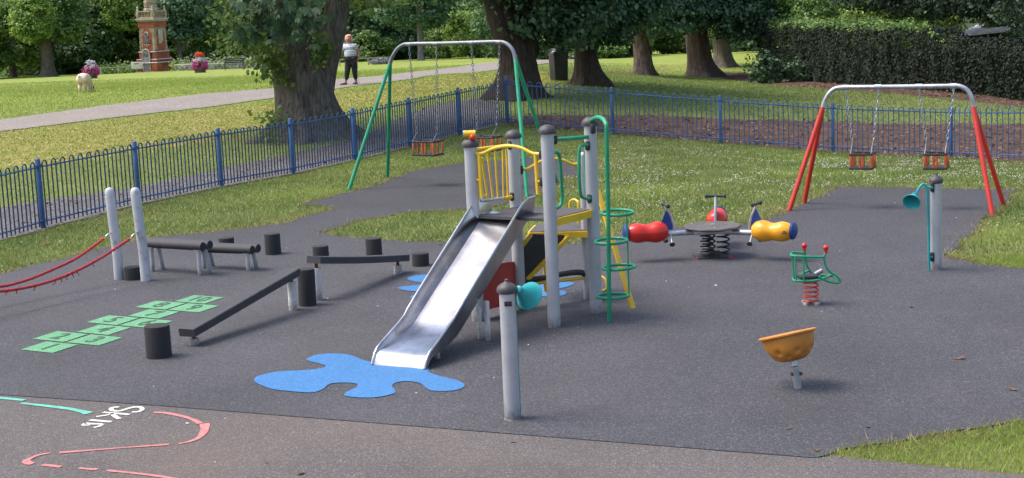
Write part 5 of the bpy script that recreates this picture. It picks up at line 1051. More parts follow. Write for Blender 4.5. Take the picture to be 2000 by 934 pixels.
shirt = mat('striped_shirt', (.62, .66, .72), .85, var=.05)
t = shirt.node_tree; wv = t.nodes.new('ShaderNodeTexWave'); wv.bands_direction = 'Z'; wv.inputs['Scale'].default_value = 5.2; tc = t.nodes.new('ShaderNodeTexCoord'); t.links.new(tc.outputs['Object'], wv.inputs['Vector'])
rp = t.nodes.new('ShaderNodeValToRGB'); e = rp.color_ramp.elements; e[0].position = .12; e[0].color = (.18, .22, .32, 1); e[1].position = .3; e[1].color = (.68, .72, .78, 1); t.links.new(wv.outputs['Fac'], rp.inputs[0]); t.links.new(rp.outputs[0], t.nodes['Principled BSDF'].inputs['Base Color'])
pb = G(686, 166); per = thing('person', pb, 'person in striped white shirt and black trousers walking on the path, holding a lead', 'person')
J = {'pel': (.05, 0, .90), 'wai': (.04, 0, 1.04), 'che': (.02, 0, 1.22), 'sho': (.01, 0, 1.33), 'nek': (0, -.01, 1.42), 'hd0': (-.01, -.03, 1.48), 'hd1': (-.015, -.035, 1.55), 'hd2': (-.01, -.02, 1.61),
     'sL': (-.17, 0, 1.31), 'eL': (-.31, -.04, 1.09), 'wL': (-.40, -.14, 1.16), 'hL': (-.43, -.17, 1.20), 'sR': (.20, .02, 1.31), 'eR': (.315, .02, 1.08), 'wR': (.29, -.10, .89), 'hR': (.27, -.13, .83),
     'pL': (-.04, 0, .84), 'kL': (-.10, -.05, .47), 'aL': (-.19, 0, .09), 'tL': (-.33, -.10, .035), 'pR': (.14, 0, .84), 'kR': (.14, .0, .47), 'aR': (.17, .06, .09), 'tR': (.10, -.10, .035)}
K = list(J); E_ = [('pel', 'wai'), ('wai', 'che'), ('che', 'sho'), ('sho', 'nek'), ('nek', 'hd0'), ('hd0', 'hd1'), ('hd1', 'hd2'), ('sho', 'sL'), ('sL', 'eL'), ('eL', 'wL'), ('wL', 'hL'), ('sho', 'sR'), ('sR', 'eR'), ('eR', 'wR'), ('wR', 'hR'), ('pel', 'pL'), ('pL', 'kL'), ('kL', 'aL'), ('aL', 'tL'), ('pel', 'pR'), ('pR', 'kR'), ('kR', 'aR'), ('aR', 'tR')]
RR = dict(pel=.15, wai=.155, che=.15, sho=.10, nek=.05, hd0=.075, hd1=.095, hd2=.07, sL=.065, eL=.045, wL=.03, hL=.03, sR=.065, eR=.045, wR=.03, hR=.03, pL=.11, kL=.07, aL=.04, tL=.03, pR=.11, kR=.07, aR=.04, tR=.03)
body = skin_part('body', [J[k] for k in K], [(K.index(a), K.index(b)) for a, b in E_], [RR[k] * (1.3 if k in ('pel','wai','che','sho') else 1.1) for k in K], skin, per)
for hn, dr in (('hL', V((-.03, -.02, .04))), ('hR', V((-.02, -.02, -.06)))):
    h = V(J[hn]); d = dr.normalized(); s = d.cross(V((0, 1, 0))).normalized(); mb = MB()
    for q in range(4): a = h + s * (q - 1.5) * .016; mb.tube([a, a + d * (.045 + .008 * (q in (1, 2))), a + d * .065 + V((0, .018, 0)) + d * .01 * (q in (1, 2))], [.008, .0075, .006], 6)
    mb.tube([h + s * .03, h + s * .045 + d * .02, h + s * .04 + d * .045], [.009, .008, .007], 6); part('fingers', mb, skin, body, world=False)
def sub(ks, ed, rr, m, nm, extra=None): return skin_part(nm, [J2[k] for k in ks], [(ks.index(a), ks.index(b)) for a, b in ed], [q * (1.3 if nm == 'shirt' else 1.1) for q in rr], m, per)
J2 = dict(J); J2['slL'] = (-.25, -.02, 1.18); J2['slR'] = (.27, .02, 1.17); J2['hem'] = (.05, 0, .93)
sub(['hem', 'wai', 'che', 'sho', 'nk', 'sL', 'slL', 'sR', 'slR'], [('hem', 'wai'), ('wai', 'che'), ('che', 'sho'), ('sho', 'nk'), ('sho', 'sL'), ('sL', 'slL'), ('sho', 'sR'), ('sR', 'slR')], [.195, .185, .18, .125, .06, .085, .072, .085, .072], shirt, 'shirt') if J2.update(nk=(.0, 0, 1.40)) is None else 0
J2['cL'] = (-.16, -.01, .16); J2['cR'] = (.165, .04, .16)
sub(['pel', 'pL', 'kL', 'cL', 'pR', 'kR', 'cR'], [('pel', 'pL'), ('pL', 'kL'), ('kL', 'cL'), ('pel', 'pR'), ('pR', 'kR'), ('kR', 'cR')], [.17, .135, .095, .065, .135, .095, .065], trm, 'trousers')
for a, b in (('aL', 'tL'), ('aR', 'tR')):
    A, B = V(J[a]), V(J[b]); mb = MB(); d = (B - A); d.z = 0; d.normalize(); mb.tube([V((A.x, A.y, .05)) - d * .05, V((A.x, A.y, .055)), V((B.x, B.y, .045)), V((B.x, B.y, .035)) + d * .05], [.035, .055, .048, .02], 10, flat=.8); part('shoe', mb, shoe, per, world=False)
mb = MB(); mb.ball((.0, .03, 1.61), .125, 16, sc=(1, .95, .85)).ball((.07, .03, 1.55), .085, 12).ball((-.07, .03, 1.57), .065, 12).ball((.10, .03, 1.51), .05, 10).ball((.03, -.04, 1.665), .07, 10, sc=(1.2, 1, .6)); part('hair', mb, hairm, per, world=False)
mb = MB(); mb.ball((-.035, -.14, 1.525), .016, 8, sc=(.8, 1, 1.2)); part('nose', mb, skin, body, world=False)
for x in (-.065, -.008): mb = MB(); mb.ball((x, -.13, 1.555), .0095, 8); part('eye', mb, M['black'], body, world=False)
mb = MB(); mb.box((-.035, -.13, 1.488), (.045, .012, .010), 0, .003); part('mouth', mb, M['redboard'], body, world=False)
mb = MB(); mb.tube([(.05 + .25 * math.cos(t), .24 * math.sin(t), .955) for t in np.linspace(0, 2 * PI, 25)[:-1]], .018, 6, closed=True).box((-.03, -.195, .90), (.17, .06, .10), 0, .02); part('waist_bag', mb, M['black'], per, world=False)
mb = MB(); h = pb + V(J['hR']) + V((-.01, -.03, -.03)); mb.tube([h, h + V((.02, -.02, -.3)), h + V((.01, .0, -.6)), h + V((.03, .1, -.76))], .006, 6); solo('dog_lead', mb, M['darkgalv'], V((h.x, h.y, pb.z)), 'grey dog lead hanging from the walking person\'s hand', 'dog lead')
# dog
db = G(166, 180) + V((0, 0, 0)); dg_ = thing('dog', db, 'pale cream curly dog grazing head-down on the far lawn', 'dog'); fur = mat('cream_fleece', (.62, .48, .36), .95, var=.18, scale=18, bump=1, bscale=40)
DJ_ = [(-.05, -.20, .46), (-.03, -.05, .47), (.02, .12, .46), (.08, .26, .42), (.13, .36, .30), (.17, .40, .17), (.19, .36, .08), (.20, .31, .04), (-.15, -.20, .36), (-.17, -.12, .24), (-.17, -.25, .14), (-.17, -.22, .02), (.06, -.22, .36), (.07, -.14, .24), (.06, -.27, .14), (.06, -.24, .02), (-.04, .22, .30), (-.05, .21, .15), (-.05, .22, .02), (.15, .20, .30), (.16, .18, .15), (.16, .19, .02), (-.10, -.30, .48), (-.13, -.33, .56)]
DE = [(0, 1), (1, 2), (2, 3), (3, 4), (4, 5), (5, 6), (6, 7), (0, 8), (8, 9), (9, 10), (10, 11), (0, 12), (12, 13), (13, 14), (14, 15), (2, 16), (16, 17), (17, 18), (2, 19), (19, 20), (20, 21), (0, 22), (22, 23)]
DJ = [(x * .72, y, z * 1.12) for x, y, z in DJ_]
skin_part('body', DJ, DE, [q * 1.35 for q in [.15, .145, .155, .11, .085, .08, .05, .03, .095, .06, .035, .035, .095, .06, .035, .035, .07, .04, .035, .07, .04, .035, .04, .035]], fur, dg_)
for x, y in ((.06, .36), (.22, .38)):
    mb = MB(); mb.ball((x, y, .13), .045, 10, sc=(.5, .8, 1.3)); part('ear', mb, mat('dark_ear_fur', (.10, .08, .07), .9), dg_, world=False)
mb = MB(); mb.ball((.20, .29, .035), .016, 8); part('nose', mb, M['black'], dg_, world=False)
# litter bin
bb = G(1092, 157); lb = thing('litter_bin', bb, 'black ribbed litter bin with crumpled pale bag, between the tree trunks', 'litter bin'); an = R(20); Rz = Matrix.Rotation(an, 3, 'Z')
mb = MB(); w0, w1, hh = .22, .255, .86; prof_ = [(w0, 0), (w0 + .01, .02), (w1, hh - .06), (w1 + .012, hh - .055), (w1 + .012, hh)]
def sq(a, z): a = (a - an); return 1 / max(abs(math.cos(a)), abs(math.sin(a))) ** .92 * (1 + .012 * math.cos(36 * a))
mb.lathe(prof_, bb, None, 72, fn=sq); part('body', mb, M['bin'], lb)
mb = MB(); c = bb + V((0, 0, hh + .002)); q = [Rz @ V((x, y, z)) for x, y, z in ((-.26, -.26, 0), (.26, -.26, 0), (.26, -.26, .08), (.20, -.2, .13), (-.10, -.22, .21), (-.26, -.26, .03))]
mb.prism([c + v_ for v_ in q], Rz @ V((0, .52, 0))); part('hood', mb, M['bin'], lb)
mb = MB(); rn = random.Random(2)
for i in range(9): mb.ball(c + Rz @ V((-.24 + rn.uniform(-.03, .07), -.24 + rn.uniform(0, .3), .04 + rn.uniform(-.05, .12))), rn.uniform(.04, .075), 7, Matrix.Rotation(rn.uniform(0, 3), 3, 'X'), (1, .5, .8))
part('bin_bag', mb, mat('pale_bag_film', (.5, .49, .47), .3, var=.2, scale=20), lb)
# ---- memorial tower
terr = mat('terracotta', (.30, .075, .035), .7, var=.25, scale=2.2, bump=.4, bscale=20, dirt=.5, dcol=(.16, .06, .04)); stone = mat('weathered_stone', (.33, .26, .17), .85, var=.3, scale=3, bump=.5, bscale=14, dirt=.6, dcol=(.12, .13, .09)); slate = mat('grey_plaque', (.10, .11, .12), .6, var=.2, scale=15)
lightst = mat('pale_stone', (.42, .37, .31), .8, var=.2, scale=4, dirt=.4, dcol=(.2, .19, .15))
D_ = 130; mx_ = atY(303, 125, D_).x; mbase = V((mx_, D_, H(mx_, D_) - .12)); mt = thing('memorial_tower', (0, 0, 0), 'terracotta and stone memorial tower with round medallion, plaque and grey door on the lawn', 'monument'); 
def mp(name, mb, m, par=None, lab=None): return part(name, mb, m, par or mt, lab)
def ring_box(w0, w1, z0, z1, m=None, mb=None):
    mb = mb or MB(); vs_ = [(sx * w0 / 2, sy * w0 / 2, z0) for sx, sy in ((-1, -1), (1, -1), (1, 1), (-1, 1))] + [(sx * w1 / 2, sy * w1 / 2, z1) for sx, sy in ((-1, -1), (1, -1), (1, 1), (-1, 1))]
    return mb.add(vs_, [(3, 2, 1, 0), (4, 5, 6, 7), (0, 1, 5, 4), (1, 2, 6, 5), (2, 3, 7, 6), (3, 0, 4, 7)])
mb = ring_box(2.5, 2.45, 0, .22); mp('plinth', mb, stone)
mb = MB(); ring_box(2.02, 1.98, .22, .95, mb=mb); ring_box(1.98, 1.72, .955, 1.2, mb=mb); ring_box(1.70, 1.56, 1.203, 1.82, mb=mb)
base_ = mp('base', mb, terr)
for sx, sy in ((-1, -1), (1, -1), (1, 1), (-1, 1)):
    mb = MB()
    for (w_, z0, z1, o_) in ((.62, .23, .93, .87), (.50, .96, 1.2, .80), (.40, 1.21, 1.80, .70)): mb.box((sx * o_, sy * o_, (z0 + z1) / 2), (w_, w_, z1 - z0), 0, .04)
    mp('corner_buttress', mb, terr, base_)
mb = MB()
for z, w_ in ((.945, 2.42), (1.205, 2.16), (1.84, 1.88)): ring_box(w_, w_ * .97, z - .035, z + .035, mb=mb)
mp('string_course', mb, lightst, base_)
mb = ring_box(1.60, 1.48, 1.885, 4.32); shaft = mp('shaft', mb, stone); mb = MB(); ring_box(1.66, 1.66, 3.85, 4.28, mb=mb); mp('frieze', mb, terr, shaft); mb = MB()
for k in range(4):
    r_ = Matrix.Rotation(k * PI / 2, 3, 'Z')
    q = [(-.48, -.79, 1.95), (.48, -.79, 1.95), (.48, -.755, 3.25)] + [(.48 * math.cos(a), -.755, 3.25 + .48 * math.sin(a)) for a in np.linspace(.2, PI - .2, 9)] + [(-.48, -.755, 3.25)]
    mb.prism([r_ @ V(p) for p in q], r_ @ V((0, -.05, 0)))
mp('arched_panel', mb, terr, shaft)
def disc(y, z, r0, r1, th, m, nm, par): mb = MB(); mb.lathe([(r0 if r0 else .0001, 0), (r1, 0), (r1, th), (r0 if r0 else .0001, th)], (0, y, z), Matrix.Rotation(PI / 2, 3, 'X'), 28); return mp(nm, mb, m, par)
disc(-.845, 3.28, .0, .235, .05, lightst, 'medallion_rim', shaft); disc(-.897, 3.28, 0, .16, .03, slate, 'medallion', shaft)
mb = MB(); q = [(-.38, 0, 0), (-.30, 0, .16), (-.14, 0, .17), (0, 0, .24), (.14, 0, .17), (.30, 0, .16), (.38, 0, 0), (.30, 0, -.16), (.14, 0, -.18), (0, 0, -.27), (-.14, 0, -.18), (-.30, 0, -.16)]; mb.prism([V(p) + V((0, -.845, 2.78)) for p in q], (0, -.05, 0)); pq = mp('plaque', mb, slate, shaft); mb = MB()
for i in range(5): mb.box((0, -.9, 2.92 - i * .07), (.44 - .05 * abs(i - 2), .008, .014))
mp('plaque_lines', mb, lightst, pq); mb = MB()
for x, z in ((-.2, 2.40), (0, 2.46), (0, 2.30), (.2, 2.40)): mb.ball((x, -.845, z), .07, 8)
mp('carved_rosettes', mb, lightst, shaft)
mb = MB()
for sx in (-1, 1):
    for i in range(9): mb.box((sx * (.735 - i * .006), -.80 + i * .006, 2.02 + i * .21), (.13 + .05 * (i % 2), .06, .19), 0, .008); mb.box((.80 - i * .006, sx * (.70 - i * .006), 2.02 + i * .21), (.06, .13 + .05 * (i % 2), .19), 0, .008)
mp('quoins', mb, stone, shaft)
mb = MB(); mb.box((.80, .0, 3.0), (.05, .55, 1.4), 0, .01); mp('side_panel', mb, lightst, shaft)
mb = MB(); mb.box((0, -1.03, .95), (.62, .10, 1.45), 0, .01); mb.lathe([(.0001, 0), (.31, 0), (.31, .10), (.0001, .10)], (0, -.98, 1.68), Matrix.Rotation(PI / 2, 3, 'X'), 24); mp('door', mb, mat('grey_door', (.24, .23, .22), .8, var=.2, scale=6, dirt=.4))
mb = MB(); pts = [(-.37, -1.08, .24), (-.37, -1.08, 1.66)] + [(.37 * -math.cos(a), -1.08, 1.68 + .37 * math.sin(a)) for a in np.linspace(.15, PI - .15, 9)] + [(.37, -1.08, 1.66), (.37, -1.08, .24)]; mb.tube(pts, .055, 8); mp('door_arch', mb, lightst)
mb = MB(); ring_box(1.72, 1.95, 4.33, 4.48, mb=mb); ring_box(1.95, 1.95, 4.482, 4.58, mb=mb); mp('cornice', mb, lightst)
mb = MB(); ring_box(1.78, 1.75, 4.583, 4.72, mb=mb); ring_box(1.80, 1.80, 5.12, 5.22, mb=mb)
for sx, sy in ((-1, -1), (1, -1), (1, 1), (-1, 1)): mb.box((sx * .78, sy * .78, 4.92), (.24, .24, .398), 0, .02)
for k in range(4):
    r_ = Matrix.Rotation(k * PI / 2, 3, 'Z')
    for i in range(8): q = r_ @ V((-.52 + i * .15, -.80, 0)); mb.lathe([(.035, 4.72), (.05, 4.82), (.03, 4.95), (.045, 5.12)], q, None, 8)
mp('balustrade', mb, stone); mb = MB()
for sx, sy in ((-1, -1), (1, -1), (1, 1), (-1, 1)): mb.lathe([(.10, 5.221), (.12, 5.28), (.05, 5.36), (.09, 5.45), (.07, 5.55), (.02, 5.62), (.0001, 5.66)], (sx * .78, sy * .78, 0), None, 12)
mp('finial', mb, lightst); mb = MB(); mb.lathe([(.62, 4.72), (.62, 5.35), (.55, 5.40), (.55, 5.9), (.58, 5.92), (.58, 5.98), (.53, 6.0), (.52, 7.4), (.6, 7.45), (.6, 7.6), (.3, 8.6), (.05, 9.4)], (0, 0, 0), None, 8, smooth=False); mp('upper_turret', mb, stone); mb = MB()
for z in (5.5, 5.75, 6.15, 6.45): mb.lathe([(.556, z), (.562, z + .0), (.562, z + .05), (.556, z + .05)], (0, 0, 0), None, 8, smooth=False)
mp('turret_bands', mb, slate)
mt.location = mbase; mt.rotation_euler.z = R(-27)
# ---- notice board, planters, rails, bench
def far_pt(px, D_): X = atY(px, 135, D_).x; return V((X, D_, H(X, D_)))
p = far_pt(268, 124); nb = thing('notice_board', p, 'small white notice board standing low beside the monument foot', 'notice board'); mb = MB(); mb.box(p + V((0, 0, .58)), (.92, .05, .56), R(-4), .01); bd = part('panel', mb, M['white_paint'], nb); mb = MB(); mb.box(p + V((0, -.03, .72)), (.5, .02, .07)); part('red_heading', mb, M['redboard'], bd); mb = MB()
for s in (-.4, .4): mb.box(p + V((s, .04, .3)), (.06, .06, .6))
part('legs', mb, M['bark_warm'], nb)
def planter(px, D_, lab, top, topm, s):
    p = far_pt(px, D_); r = np.random.default_rng(px); root = thing('flower_planter', p, lab, 'planter'); mb = MB(); mb.lathe([(.40 * s, 0), (.34 * s, .1), (.42 * s, .35)], p, None, 20); part('tub', mb, M['bark'], root)
    for nm, bl_, n, m in (('petals', [(0, 0, .52 * s, .52 * s, .5 * s, .45 * s), (-.2, -.1, .4 * s, .3, .3, .3), (.25, -.1, .42 * s, .3, .3, .3)], 2600, 'magenta'), ('pale_flowers', [(.05, -.1, .8 * s, .4 * s, .4 * s, .25 * s)], 500, 'palebloom'), ('greenery', [(0, 0, .5 * s, .48 * s, .46 * s, .42 * s)], 900, 'mid'), ('top_flowers', [(0, 0, top, .26, .26, .14)], 500, topm)):
        P, N_ = blobs_points(bl_, n, .04, 6, rng=r, flat=.2); v, f, k = leaves(P, N_, .085, 'rhomb', .5, 0, r); o = bpy.data.objects.new(nm, np_mesh(nm, v, f, k, LM[topm if nm == 'top_flowers' else m])); link(o, root)
planter(178, 104, 'round planter overflowing with magenta flowers, grey-white tuft on top, left of the monument', 1.08, 'palebloom', 1.0); planter(391, 108, 'round planter overflowing with magenta flowers, orange tuft on top, right of the monument', 1.28, 'orange', 1.05)
def rail(pts, lab, hh=.5, mm='white_leg'):
    P = [far_pt(*q) for q in pts]; root = thing('low_rail', P[0], lab, 'rail'); 
    for a, b in zip(P[:-1], P[1:]): mb = MB(); z = V((0, 0, hh)); mb.prism([a + z + V((0, -.05, -.03)), a + z + V((0, .05, -.03)), a + z + V((0, .05, .04)), a + z + V((0, -.05, .04))], b - a); part('rail_bar', mb, wood, root)
    for a, b in zip(P[:-1], P[1:]):
        k = max(1, int((b - a).length / 1.8))
        for i in range(k): q = a.lerp(b, i / k); mb = MB(); mb.box(q + V((0, .08, hh / 2 - .03)), (.09, .09, hh + .04), 0, .01); part('rail_post', mb, wood, root)
wood = mat('bleached_rail_wood', (.36, .31, .25), .85, var=.2, scale=5, bump=.3, dirt=.4, dcol=(.12, .11, .09))
rail([(196, 118), (230, 119), (256, 122)], 'low bleached wooden rail between the left planter and the notice board'); rail([(342, 124), (370, 121), (404, 119), (440, 118)], 'low bleached wooden rail behind the right planter'); rail([(477, 118), (535, 117), (575, 116)], 'dark low rail between bench and chestnut', .35); rail([(664, 113), (720, 114), (768, 115)], 'low wooden rail behind the walking person')
p = far_pt(458, 117); bn = thing('park_bench', p, 'dark iron park bench on the lawn edge right of the planter', 'bench'); mb = MB()
for i in range(3): mb.box(p + V((0, -.2 + i * .16, .42)), (1.45, .12, .03), 0, .005)
part('seat', mb, M['black'], bn); mb = MB()
for i in range(3): mb.box(p + V((0, .26, .56 + i * .13)), (1.45, .03, .09), 0, .005)
part('backrest', mb, M['black'], bn)
for s in (-.7, .7): mb = MB(); mb.tube([p + V((s, -.24, 0)), p + V((s, -.22, .62)), p + V((s, .2, .62)), p + V((s, .28, .85)), p + V((s, .30, 0))], .025, 6); part('side_frame', mb, M['black'], bn)
p = far_pt(745, 118); P, N_ = blobs_points([(0, 0, .2, .85, .5, .32)], 1600, .06, 6, rng=NR); v, f, k = leaves(P, N_, .10, 'rhomb', .4, -1); o = bpy.data.objects.new('lavender_bush', np_mesh('lavender_bush', v, f, k, LM['lav'])); o.location = p; link(o); tag(o, 'grey-mauve lavender bush behind the rail beside the walking person', 'bush')
# ---- buildings glimpsed through the leaves
D_ = 156; p = V((atY(931, 25, D_).x, D_, -1.2)); hs = thing('cottage', p, 'pale rendered gable of a cottage glimpsed through trees above the bright bush', 'house'); rend = mat('pale_render', (.72, .70, .72), .8, var=.1, dirt=.3)
mb = MB(); mb.prism([p + V((x, 0, z)) for x, z in ((-1.0, 0), (1.0, 0), (1.0, 3.5), (0, 4.2), (-1.0, 3.5))], (0, 5, 0)); part('wall', mb, rend, hs); mb = MB()
for s in (-1, 1): mb.prism([p + V((s * 1.2, -.2, 3.45)), p + V((0, -.2, 4.32)), p + V((0, -.2, 4.40)), p + V((s * 1.2, -.2, 3.55))], (0, 5.4, 0))
part('roof', mb, slate, hs); mb = MB(); mb.box(p + V((0, -.01, 2.6)), (.5, .05, .7)); part('window', mb, M['black'], hs)
q = [atY(1862, 73, 60), atY(2030, 56, 57), atY(2045, 30, 62), atY(1926, 42, 65)]; ctr_ = sum(q, V()) / 4; sh = thing('garden_shed', V((ctr_.x, ctr_.y, -.9)), 'pale-roofed shed with brown boarded side behind the hedge', 'shed'); mb = MB(); mb.prism(q, (0, 0, .05)); part('roof', mb, rend, sh)
mb = MB(); mb.prism([V((c_.x, c_.y, -1)) * 1 + (ctr_ - c_).normalized() * .15 * 1 for c_ in q], (0, 0, min(c_.z for c_ in q) + .95)); part('wall', mb, M['bark_warm'], sh); mb = MB(); a, b = q[0] + V((0, 0, -.06)), q[3] + V((0, 0, -.02)); mb.tube([a, b], .05, 6);  part('barge_board', mb, M['rust'], sh)

# ================================================================== grass, clover, fallen leaves
RPn = np.array([(p.x, p.y) for p in rub_poly]); TPn = np.array([(p.x, p.y) for p in tar_poly]); INn = [(p.x, p.y) for p in Z_inner]
def sample(y0, y1, n, rng=NR): 
    Y = np.sqrt(rng.uniform(y0 ** 2, y1 ** 2, n)); X = rng.uniform(-1, 1, n) * (Y * .345 + .6); return X, Y
HX = np.arange(-45, 45.1, .5); HY = np.arange(4, 131, .5); HG = np.array([[H(a, b) for a in HX] for b in HY])
def Hn(X, Y):
    i = np.clip((X - HX[0]) / .5, 0, len(HX) - 1.001); j = np.clip((Y - HY[0]) / .5, 0, len(HY) - 1.001); a = i.astype(int); b = j.astype(int); u = i - a; w_ = j - b
    return HG[b, a] * (1 - u) * (1 - w_) + HG[b, a + 1] * u * (1 - w_) + HG[b + 1, a] * (1 - u) * w_ + HG[b + 1, a + 1] * u * w_
def fnoise(X, Y, s, ph=0): return .5 + .25 * (np.sin(X * s + 1.3 * np.sin(Y * s * .7 + ph)) + np.sin(Y * s * 1.1 + 1.7 * np.sin(X * s * .6 + ph * 2)))
def blades(name, X, Y, hgt, wd, m, label, z0=0.0, lean=.5):
    n = len(X); Z = Hn(X, Y) + z0; h = hgt * NR.uniform(.5, 1.4, n); a = NR.uniform(0, 2 * PI, n); l = NR.normal(0, lean, (n, 2)) * h[:, None]; w_ = wd * NR.uniform(.6, 1.3, n) / 2
    v = np.zeros((n, 3, 3)); v[:, 0] = np.stack([X - np.cos(a) * w_, Y - np.sin(a) * w_, Z], 1); v[:, 1] = np.stack([X + np.cos(a) * w_, Y + np.sin(a) * w_, Z], 1); v[:, 2] = np.stack([X + l[:, 0], Y + l[:, 1], Z + h], 1)
    o = bpy.data.objects.new(name, np_mesh(name, v.reshape(-1, 3), np.arange(3 * n), 3, m)); link(o); return tag(o, label, 'grass', kind='stuff')
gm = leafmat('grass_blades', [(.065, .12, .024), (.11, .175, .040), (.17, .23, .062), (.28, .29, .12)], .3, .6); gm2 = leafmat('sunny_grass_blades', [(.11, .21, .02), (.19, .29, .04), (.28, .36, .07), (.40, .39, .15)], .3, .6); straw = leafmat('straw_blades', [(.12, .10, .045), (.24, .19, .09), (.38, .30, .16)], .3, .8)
def inner_grass(X, Y): return inpoly(X, Y, INn) & ~inpoly(X, Y, RPn) & ~inpoly(X, Y, TPn)
X, Y = sample(9, 18.5, 420000); k = inner_grass(X, Y) & (X > 0); kk = k & (fnoise(X, Y, 2.6, 1) + NR.normal(0, .3, len(X)) > .8); blades('near_straw', X[kk], Y[kk], .04, .006, straw, 'straw wisps among the grass in the bottom right corner', 0, 1.0); k &= ~kk; blades('near_grass', X[k], Y[k], .045, .0065, gm2, 'lush short grass in the bottom right corner')
X, Y = sample(18.5, 42, 520000); k = inner_grass(X, Y); f = NR.random(len(X)); k &= f < np.clip(26 / Y, 0, 1); kk = k & (fnoise(X, Y, 1.3) + NR.normal(0, .25, len(X)) > .78); blades('lawn_grass', X[k & ~kk], Y[k & ~kk], .05, .012, gm, 'short green grass around the rubber surface'); kd = kk & (fnoise(X, Y, .8, 4) > .6); kk &= ~kd; blades('worn_straw', X[kd], Y[kd], .03, .012, straw, 'worn straw-coloured patches in the play area turf', 0, .9); blades('dry_grass', X[kk], Y[kk], .045, .012, gm2, 'paler dry wisps among the short grass')
k = inpoly(X, Y, INn); 
# straw fringe along the turf edge
P_, N2 = [], []
ex, ey = [], []
for a, b in zip(rub_poly, rub_poly[1:] + rub_poly[:1]):
    L_ = (b - a).length; m_ = (a + b) / 2
    if near_front(m_) or L_ > 1.5 or m_.y < 9: continue
    n_ = int(L_ * 190); t_ = NR.random(n_); ex.append(a.x + (b.x - a.x) * t_ + NR.normal(0, .09, n_)); ey.append(a.y + (b.y - a.y) * t_ + NR.normal(0, .09, n_))
ex = np.concatenate(ex); ey = np.concatenate(ey); k = ~inpoly(ex, ey, RPn) | (NR.random(len(ex)) < .3); blades('straw_fringe', ex[k], ey[k], .045, .012, straw, 'straw-coloured fringe where the turf meets the rubber', .005, .9)
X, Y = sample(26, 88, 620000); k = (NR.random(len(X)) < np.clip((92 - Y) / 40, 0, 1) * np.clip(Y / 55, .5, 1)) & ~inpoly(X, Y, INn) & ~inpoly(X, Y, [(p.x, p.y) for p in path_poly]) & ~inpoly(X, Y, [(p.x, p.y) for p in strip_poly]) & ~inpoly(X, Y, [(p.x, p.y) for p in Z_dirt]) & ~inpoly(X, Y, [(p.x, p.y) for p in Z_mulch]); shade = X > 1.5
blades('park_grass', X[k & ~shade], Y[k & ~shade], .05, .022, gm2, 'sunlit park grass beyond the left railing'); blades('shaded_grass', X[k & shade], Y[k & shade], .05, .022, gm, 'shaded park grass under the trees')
# clover heads
X, Y = sample(19, 40, 60000); dens = np.exp(-((Y - 28.5) / 5.0) ** 2) * np.clip((X + .5) / 3, 0, 1) * np.clip(fnoise(X, Y, .9, 2) * 1.2 + .1, 0, 1.2) + .05; k = inner_grass(X, Y) & (NR.random(len(X)) < dens * .62 * (fnoise(X, Y, 3.1, 5) > .42))
X, Y = X[k], Y[k]; n = len(X); Z = Hn(X, Y) + NR.uniform(.035, .065, n); oc = np.array([(1, 0, 0), (0, 1, 0), (-1, 0, 0), (0, -1, 0), (0, 0, 1), (0, 0, -1)]) * .0125; fc = np.array([(0, 1, 4), (1, 2, 4), (2, 3, 4), (3, 0, 4), (1, 0, 5), (2, 1, 5), (3, 2, 5), (0, 3, 5)])
v = np.stack([X, Y, Z], 1)[:, None, :] + oc[None] * NR.uniform(.5, 1.2, (n, 1, 1)); fl = (fc[None] + (np.arange(n) * 6)[:, None, None]).reshape(-1); o = bpy.data.objects.new('clover_flowers', np_mesh('clover_flowers', v.reshape(-1, 3), fl, 3, mat('clover_white', (.44, .43, .34), .9, var=.2, scale=40))); link(o); tag(o, 'white clover heads thick in the grass behind the roundabout', 'clover', kind='stuff'); print('clover', n)
# fallen leaves, two sorts
def fallen(name, mask, n, y0, y1, m, size, label):
    X, Y = sample(y0, y1, n); k = mask(X, Y); P = np.stack([X[k], Y[k], Hn(X[k], Y[k]) + .022], 1); v, f, kk = leaves(P, np.tile([[0, 0, 1.]], (len(P), 1)), size, 'rhomb', .28); o = bpy.data.objects.new(name, np_mesh(name, v, f, kk, m)); link(o); tag(o, label, 'fallen leaves', kind='stuff')
lt = leafmat('dry_leaves_yellow', [(.22, .17, .05), (.36, .30, .09), (.46, .42, .16)], .15, .7); ld = leafmat('dry_leaves_brown', [(.06, .03, .02), (.14, .07, .045), (.26, .16, .10)], .1, .8)
dz = [[(p.x, p.y) for p in z] for z in Z_dry]; zd = [(p.x, p.y) for p in Z_dirt]; zm = [(p.x, p.y) for p in Z_mulch]; spn = [(p.x, p.y) for p in strip_poly]
fallen('leaf_litter', lambda X, Y: inpoly(X, Y, dz[0]) | inpoly(X, Y, dz[1]), 60000, 26, 60, lt, .06, 'yellow dry leaves scattered on the grass beyond the left railing')
fallen('leaf_litter', lambda X, Y: (inpoly(X, Y, zd) | inpoly(X, Y, zm)), 30000, 33, 62, ld, .085, 'brown leaf litter on the bare earth behind the right railing')
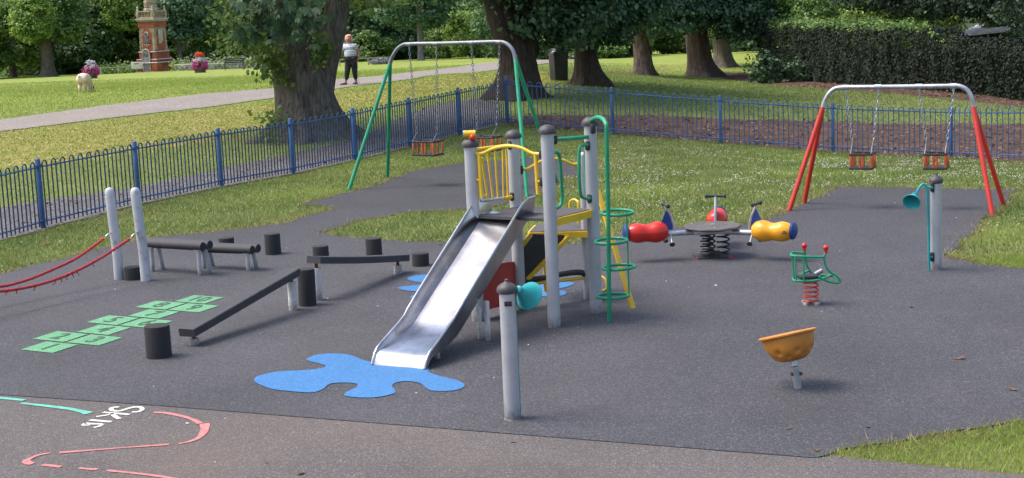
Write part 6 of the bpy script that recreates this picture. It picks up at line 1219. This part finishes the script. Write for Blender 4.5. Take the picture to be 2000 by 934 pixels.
fallen('leaf_litter', lambda X, Y: inpoly(X, Y, spn), 9000, 24, 48, ld, .07, 'dead leaves drifted on the strip path outside the left railing')
# a few scraps and leaves one can count on the rubber
ScrapPx = [(1398, 560, .05), (780, 500, .025), (738, 600, .025), (560, 486, .02), (800, 491, .02), (1128, 641, .02), (1301, 551, .025), (1640, 492, .02), (1868, 427, .03), (1748, 398, .025), (225, 567, .03), (366, 830, .04), (1605, 611, .02), (440, 820, .02), (300, 757, .02), (1345, 563, .015), (813, 770, .025), (965, 740, .02), (1740, 601, .015), (640, 585, .03), (420, 905, .018), (1032, 676, .03)]
mb = MB(); mb.ball((0, 0, .25), .5, 8, sc=(1, .7, .5)); sc0 = mb.mesh('scrap', mat('white_scrap', (.6, .58, .56), .8))
for i, (x, y, s) in enumerate(ScrapPx):
    g = G(x, y); o = bpy.data.objects.new('pale_scrap', sc0); o.location = (g.x, g.y, g.z + .01); s *= .8; o.scale = (s, s, s * .6); o.rotation_euler.z = i * 1.7; link(o); tag(o, 'tiny pale scrap of litter lying on the playground ground', 'litter scrap', 'pale scraps scattered over the ground')
mb = MB(); mb.add([(-.5, 0, .05), (-.1, -.3, 0), (.3, -.2, .12), (.55, .05, .2), (.2, .3, .1), (-.2, .26, .02), (0, 0, -.02)], [(0, 1, 6), (1, 2, 6), (2, 3, 6), (3, 4, 6), (4, 5, 6), (5, 0, 6)]); lf = mb.mesh('dead_leaf', ld)
for i, (x, y, s) in enumerate([(1873, 704, .11), (1978, 765, .09), (587, 928, .08), (1540, 841, .05), (1595, 884, .06), (1695, 838, .05), (1000, 866, .05), (92, 478, .16), (1780, 603, .06), (1845, 380, .05), (520, 906, .04), (860, 480, .07)]):
    g = G(x, y); o = bpy.data.objects.new('dead_leaf', lf); o.location = (g.x, g.y, g.z + .018); o.scale = (s, s, s); o.rotation_euler.z = i * 2.1; link(o); tag(o, 'single dry brown leaf fallen on the playground ground', 'fallen leaf', 'single fallen leaves')
# all scripted copies are separate objects; nothing is hidden from any ray
